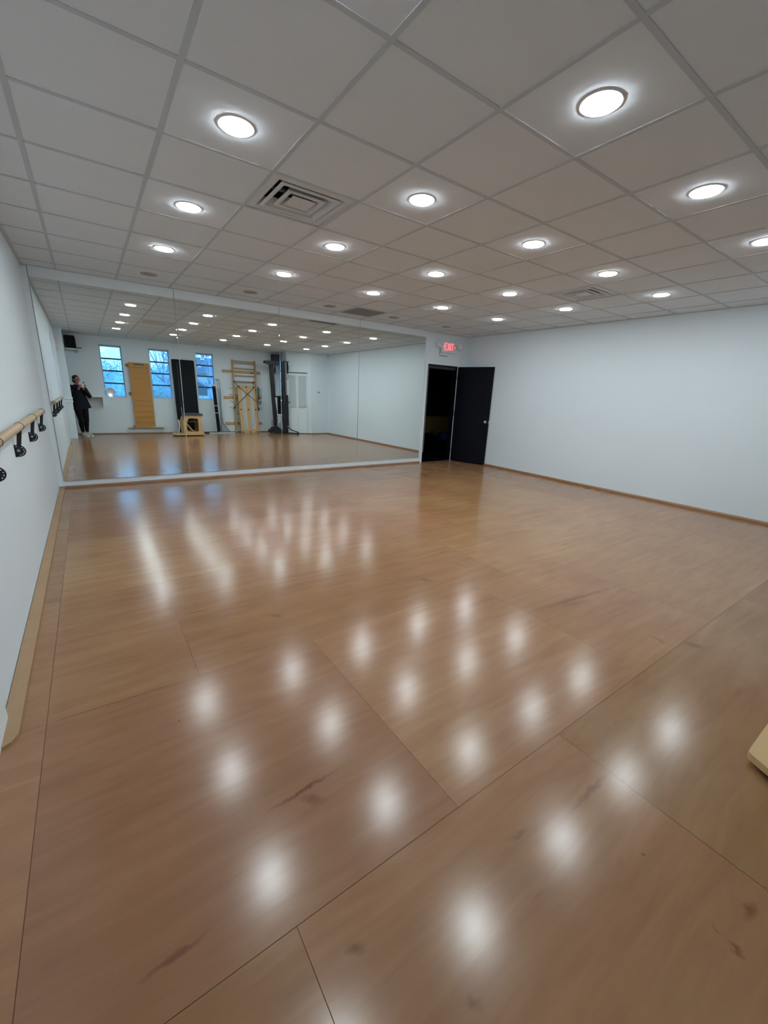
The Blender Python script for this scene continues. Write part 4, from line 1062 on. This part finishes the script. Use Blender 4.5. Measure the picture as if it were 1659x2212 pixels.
def bodyb(bm):
    head(bm)
    loft(bm, [(Vector((0, -0.022, 1.26)), 0.060, 0.055), (Vector((0, -0.018, 1.33)), 0.047, 0.048), (Vector((0, -0.004, 1.40)), 0.044, 0.046), (Vector((0, 0.0, 1.44)), 0.042, 0.045)])
    loft(bm, [(Vector((0.012, -0.01, 0.80)), 0.155, 0.10), (Vector((0.01, -0.01, 0.90)), 0.150, 0.095), (Vector((0.005, -0.01, 1.02)), 0.120, 0.085), (Vector((0, -0.015, 1.15)), 0.138, 0.095), (Vector((0, -0.02, 1.25)), 0.150, 0.085), (Vector((0, -0.02, 1.30)), 0.09, 0.06)])
    for S, E_, W in ((SHL, ELL, WRL), (SHR, ELR, WRR)):
        caps(bm, [S, (S+E_)/2, E_, (E_+W)/2, W], [0.048, 0.043, 0.036, 0.032, 0.024])
    for Hp, K, A_ in ((HPL, KNL, ANL), (HPR, KNR, ANR)):
        caps(bm, [Hp, (Hp+K)/2, K, (K*0.62+A_*0.38)+Vector((0, -0.012, 0)), A_], [0.088, 0.075, 0.054, 0.050, 0.034], 16)
        caps(bm, [A_+Vector((0, -0.02, -0.04)), A_+Vector((0.015, 0.07, -0.052)), A_+Vector((0.02, 0.12, -0.058))], [0.034, 0.032, 0.026])
    hand(bm, LH, WRL, -1); hand(bm, RH, WRR, 1)
body_mesh('body', bodyb, 0.0042, M['skin'], ps, 3)
def jack(bm):
    loft(bm, [(Vector((0.055, -0.01, 0.725)), 0.235, 0.145), (Vector((0.038, -0.01, 0.82)), 0.212, 0.135), (Vector((0.018, -0.01, 0.95)), 0.188, 0.122), (Vector((0.004, -0.01, 1.08)), 0.160, 0.112), (Vector((0, -0.015, 1.18)), 0.165, 0.115),
              (Vector((0, -0.02, 1.27)), 0.165, 0.095), (Vector((0, -0.02, 1.315)), 0.105, 0.070), (Vector((0, -0.016, 1.345)), 0.062, 0.058)], 28)
    for S, E_, W in ((SHL, ELL, WRL), (SHR, ELR, WRR)):
        W2 = E_+(W-E_)*0.93
        caps(bm, [S, (S+E_)/2, E_, (E_+W2)/2], [0.066, 0.062, 0.056, 0.047]); cyl(bm, (E_+W2)/2, W2, 0.047, 0.037, 16)
body_mesh('jacket', jack, 0.007, M['jacket'], ps, 4)
def leg(bm):
    for Hp, K, A_ in ((HPL, KNL, ANL), (HPR, KNR, ANR)):
        B_ = A_+Vector((0, 0, 0.03))
        caps(bm, [Hp, (Hp+K)/2, K, (K*0.62+A_*0.38)+Vector((0, -0.012, 0))], [0.094, 0.081, 0.060, 0.056], 18); cyl(bm, (K*0.62+A_*0.38)+Vector((0, -0.012, 0)), B_, 0.056, 0.039, 18)
    loft(bm, [(Vector((0.012, -0.01, 0.76)), 0.13, 0.10), (Vector((0.012, -0.01, 0.9)), 0.155, 0.10)])
body_mesh('leggings', leg, 0.006, M['legs'], ps, 4)
def hairb(bm):
    c = HC
    sphere(bm, c+Vector((0, -0.018, 0.028)), (0.078, 0.088, 0.082), 24, 16)
    sphere(bm, c+Vector((0, -0.050, -0.012)), (0.062, 0.058, 0.062), 20, 12)
    for s in (-1, 1): sphere(bm, c+Vector((s*0.052, -0.032, -0.030)), (0.027, 0.044, 0.062), 16, 12)
    sphere(bm, c+Vector((0, -0.055, -0.055)), (0.056, 0.040, 0.050), 16, 12)
    caps(bm, [c+Vector((0, -0.098, 0.005)), c+Vector((0, -0.115, -0.03))], [0.030, 0.026])
hb = body_mesh('hair', hairb, 0.005, M['hair'], ps, 2)
for s, A_ in ((-1, ANL), (1, ANR)):
    def shoe(bm, A_=A_):
        z = -A_.z
        loft(bm, [(A_+Vector((-0.002, -0.062, z+0.045)), 0.030, 0.038), (A_+Vector((0, -0.03, z+0.050)), 0.040, 0.046), (A_+Vector((0.006, 0.03, z+0.045)), 0.042, 0.042), (A_+Vector((0.014, 0.10, z+0.036)), 0.047, 0.033), (A_+Vector((0.02, 0.155, z+0.030)), 0.038, 0.026), (A_+Vector((0.022, 0.178, z+0.026)), 0.02, 0.016)])
        cyl(bm, A_+Vector((0, -0.008, z+0.06)), A_+Vector((0, -0.012, z+0.105)), 0.043, 0.041, 18)
    so = body_mesh('shoe', shoe, 0.005, M['shoe'], ps, 3)
    bm = BM(); prof = []
    for x, y in [(-0.036, -0.075), (-0.042, -0.03), (-0.040, 0.05), (-0.038, 0.12), (-0.020, 0.170), (0.016, 0.186), (0.048, 0.165), (0.062, 0.11), (0.050, 0.04), (0.038, -0.03), (0.032, -0.075), (0, -0.092)]:
        prof.append((A_.x+x, A_.y+y))
    prism(bm, prof, 0.0, 0.022, 'z')
    bmesh.ops.recalc_face_normals(bm, faces=bm.faces[:]); me = bpy.data.meshes.new('sole'); bm.to_mesh(me); bm.free(); me.materials.append(M['whitep'])
    q = bpy.data.objects.new('sole', me); C.objects.link(q); q.parent = so; q['label'] = 'white sole'
def simple(name, bm, m, parent, label=None):
    bmesh.ops.recalc_face_normals(bm, faces=bm.faces[:]); me = bpy.data.meshes.new(name); bm.to_mesh(me); bm.free(); me.materials.append(m)
    q = bpy.data.objects.new(name, me); C.objects.link(q); q.parent = parent
    if label: q['label'] = label
    return q
bm = BM()
for s in (-1, 1):
    c = HC+Vector((s*0.031, 0.083, -0.002))
    pts = [c+Vector((0.024*math.cos(t), 0, 0.018*math.sin(t))) for t in [2*PI*k/18 for k in range(19)]]
    tube(bm, pts, 0.0018, 6)
    tube(bm, [c+Vector((s*0.024, 0, 0.004)), c+Vector((s*0.038, -0.02, 0.004)), c+Vector((s*0.042, -0.09, 0.0))], 0.0016, 6)
tube(bm, [HC+Vector((-0.008, 0.084, 0.002)), HC+Vector((0, 0.087, 0.004)), HC+Vector((0.008, 0.084, 0.002))], 0.0016, 6)
simple('glasses', bm, M['bplast'], ps, 'dark thin-framed glasses')
for s in (-1, 1):
    bm = BM(); sphere(bm, HC+Vector((s*0.029, 0.0665, -0.003)), (0.010, 0.006, 0.0055), 12, 8); simple('eye', bm, M['bplast'], ps)
bm = BM(); sphere(bm, HC+Vector((0, 0.0755, -0.056)), (0.019, 0.005, 0.0055), 12, 8); simple('lips', bm, M['lips'], ps)

# phone held by the person
pn = thing('smartphone', (PX, PY, 0), 'pale phone held up in both hands of the person', 'phone')
pn.rotation_euler = (0, 0, PYAW)
mtx = Matrix((prt, pup, -fl)).transposed().to_4x4(); mtx.translation = ph
bm = BM(); prism(bm, rrect(-0.036, 0.036, -0.074, 0.074, 0.012), -0.004, 0.004, 'z'); bm.transform(mtx)
simple('phone_body', bm, M['screen'], pn)
bm = BM(); prism(bm, rrect(0.0, 0.034, 0.036, 0.072, 0.008), -0.0065, -0.0035, 'z')
bm.transform(mtx); cb_ = simple('camera_bump', bm, M['bplast'], pn, 'black camera bump')
for x, y in ((0.010, 0.064), (0.010, 0.046), (0.024, 0.055)):
    bm = BM(); cyl(bm, (x, y, -0.0085), (x, y, -0.006), 0.0068, n=16); bm.transform(mtx); simple('lens_ring', bm, M['bvinyl'], cb_)
bm = BM(); prism(bm, rrect(-0.033, 0.033, -0.070, 0.070, 0.010), 0.004, 0.0045, 'z'); bm.transform(mtx); simple('screen', bm, M['bvinyl'], pn)

# ------------------------------------------------------------------ outdoors
bm = BM(); quad(bm, (-30, -60, -0.15), (60, -60, -0.15), (60, -3.25, -0.15), (-30, -3.25, -0.15))
o = part('ground', bm, M['lawn'], loc=(0, 0, 0)); props(o, 'green lawn outside the windows', 'lawn', kind='structure')
def tree(x, y, h, r, label, seed):
    rr = random.Random(seed)
    t = thing('bare_tree', (x, y, -0.15), label, 'tree', 'bare trees outside the windows')
    bm = BM()
    tube(bm, [(x, y, -0.15), (x+0.03, y, 0.8), (x-0.02, y, 1.9)], [r*1.25, r, r*0.9], 12)
    part('trunk', bm, M['hazed_bark'], t)
    bm = BM()
    def br_(p, d, l, w, dep):
        n = 4; pts = [p]
        for k in range(n):
            d2 = (d+Vector((rr.uniform(-.18, .18), rr.uniform(-.18, .18), rr.uniform(-.05, .16)))).normalized()
            pts.append(pts[-1]+d2*l/n); d = d2
        tube(bm, pts, [w*(1-0.55*k/n) for k in range(n+1)], 6)
        if dep > 0:
            for k in range(3):
                q = pts[rr.randint(2, n)]
                dd_ = (d+Vector((rr.uniform(-1, 1), rr.uniform(-.6, .6), rr.uniform(-.1, .8)))).normalized()
                br_(q, dd_, l*0.72, w*0.48, dep-1)
    for a in (-1.0, -0.45, 0.1, 0.5, 1.05):
        br_(Vector((x-0.02, y, 1.2+rr.random()*0.7)), Vector((math.sin(a), rr.uniform(-.2, .2), math.cos(a))).normalized(), h*0.45, r*0.5, 3)
    part('branches', bm, M['hazed_bark'], t)
tree(5.35, -11.0, 4.5, 0.19, 'bare branching tree outside the window right of the black mat', 3)
tree(3.9, -15.0, 4.5, 0.10, 'slender bare tree outside the middle window', 5)
def shrub(x, y, rx, rz, label, seed, g):
    rr = random.Random(seed)
    t = thing('shrub', (x, y, -0.15), label, 'shrub', g)
    bm = BM()
    for k in range(4500):
        a = rr.uniform(0, 2*PI); e = math.asin(rr.uniform(-0.2, 1)); q = rr.uniform(0.84, 0.99)*(1+0.08*math.sin(3*a+seed))
        p = Vector((x+rx*q*math.cos(a)*math.cos(e), y+rx*0.8*q*math.sin(a)*math.cos(e), -0.15+rz*0.15+rz*q*0.85*max(0, math.sin(e)+0.2)))
        s = rr.uniform(0.02, 0.04)*rx
        u = Vector((rr.uniform(-1, 1), rr.uniform(-1, 1), rr.uniform(-1, 1))).normalized(); v = u.orthogonal().normalized()
        bm.faces.new([bm.verts.new(z) for z in (p-u*s, p+v*s*0.5, p+u*s, p-v*s*0.5)])
    part('foliage', bm, M['shrub'], t)
    bm = BM(); sphere(bm, (x, y, -0.15+rz*0.45), (rx*0.9, rx*0.7, rz*0.52), 24, 16); cyl(bm, (x, y, -0.15), (x, y, 0.3), 0.06, n=8)
    part('core', bm, M['shrub'], t)
shrub(1.3, -14.0, 1.3, 2.3, 'large leafy green shrub outside the corner window', 1, 'shrubs outside the windows')
shrub(4.6, -19.0, 1.7, 2.6, 'rounded green shrub outside the middle window', 2, 'shrubs outside the windows')
bd_ = thing('house', (9.5, -26, -0.15), 'pale house with grey roof far outside the right window', 'building')
bm = BM(); box(bm, 6.6, 15, -31, -26, -0.15, 2.6); part('wall', bm, M['siding'], bd_)
bm = BM(); prism(bm, [(-25.6, 2.6), (-28.5, 4.0), (-31.4, 2.6)], 6.3, 15.3, 'x'); part('roof', bm, M['roof'], bd_)
for x in (7.6, 9.6):
    bm = BM(); box(bm, x, x+0.9, -25.99, -25.95, 0.9, 1.9); part('window', bm, M['roof'], bd_)

# ------------------------------------------------------------------ world
w = bpy.data.worlds.new('world'); bpy.context.scene.world = w; w.use_nodes = True
nt = w.node_tree; bg = nt.nodes['Background']
tc = nt.nodes.new('ShaderNodeTexCoord'); nz = nt.nodes.new('ShaderNodeTexNoise'); nz.inputs['Scale'].default_value = 3
cr = nt.nodes.new('ShaderNodeValToRGB'); cr.color_ramp.elements[0].position = 0.35; cr.color_ramp.elements[1].position = 0.7
cr.color_ramp.elements[0].color = (0.20, 0.44, 0.86, 1); cr.color_ramp.elements[1].color = (0.36, 0.66, 1.0, 1)
nt.links.new(tc.outputs['Generated'], nz.inputs['Vector']); nt.links.new(nz.outputs['Fac'], cr.inputs['Fac'])
nt.links.new(cr.outputs['Color'], bg.inputs['Color'])
bg.inputs['Strength'].default_value = 3.6

sc = bpy.context.scene
sc.view_settings.view_transform = 'Standard'; sc.view_settings.look = 'None'
sc.view_settings.exposure = 0.17; sc.view_settings.gamma = 1.0; sc.view_settings.use_curve_mapping = False
sc.cycles.max_bounces = 12; sc.cycles.diffuse_bounces = 6; sc.cycles.glossy_bounces = 6; sc.cycles.transparent_max_bounces = 12
sc.cycles.caustics_reflective = True
sc.cycles.sample_clamp_indirect = 22.0
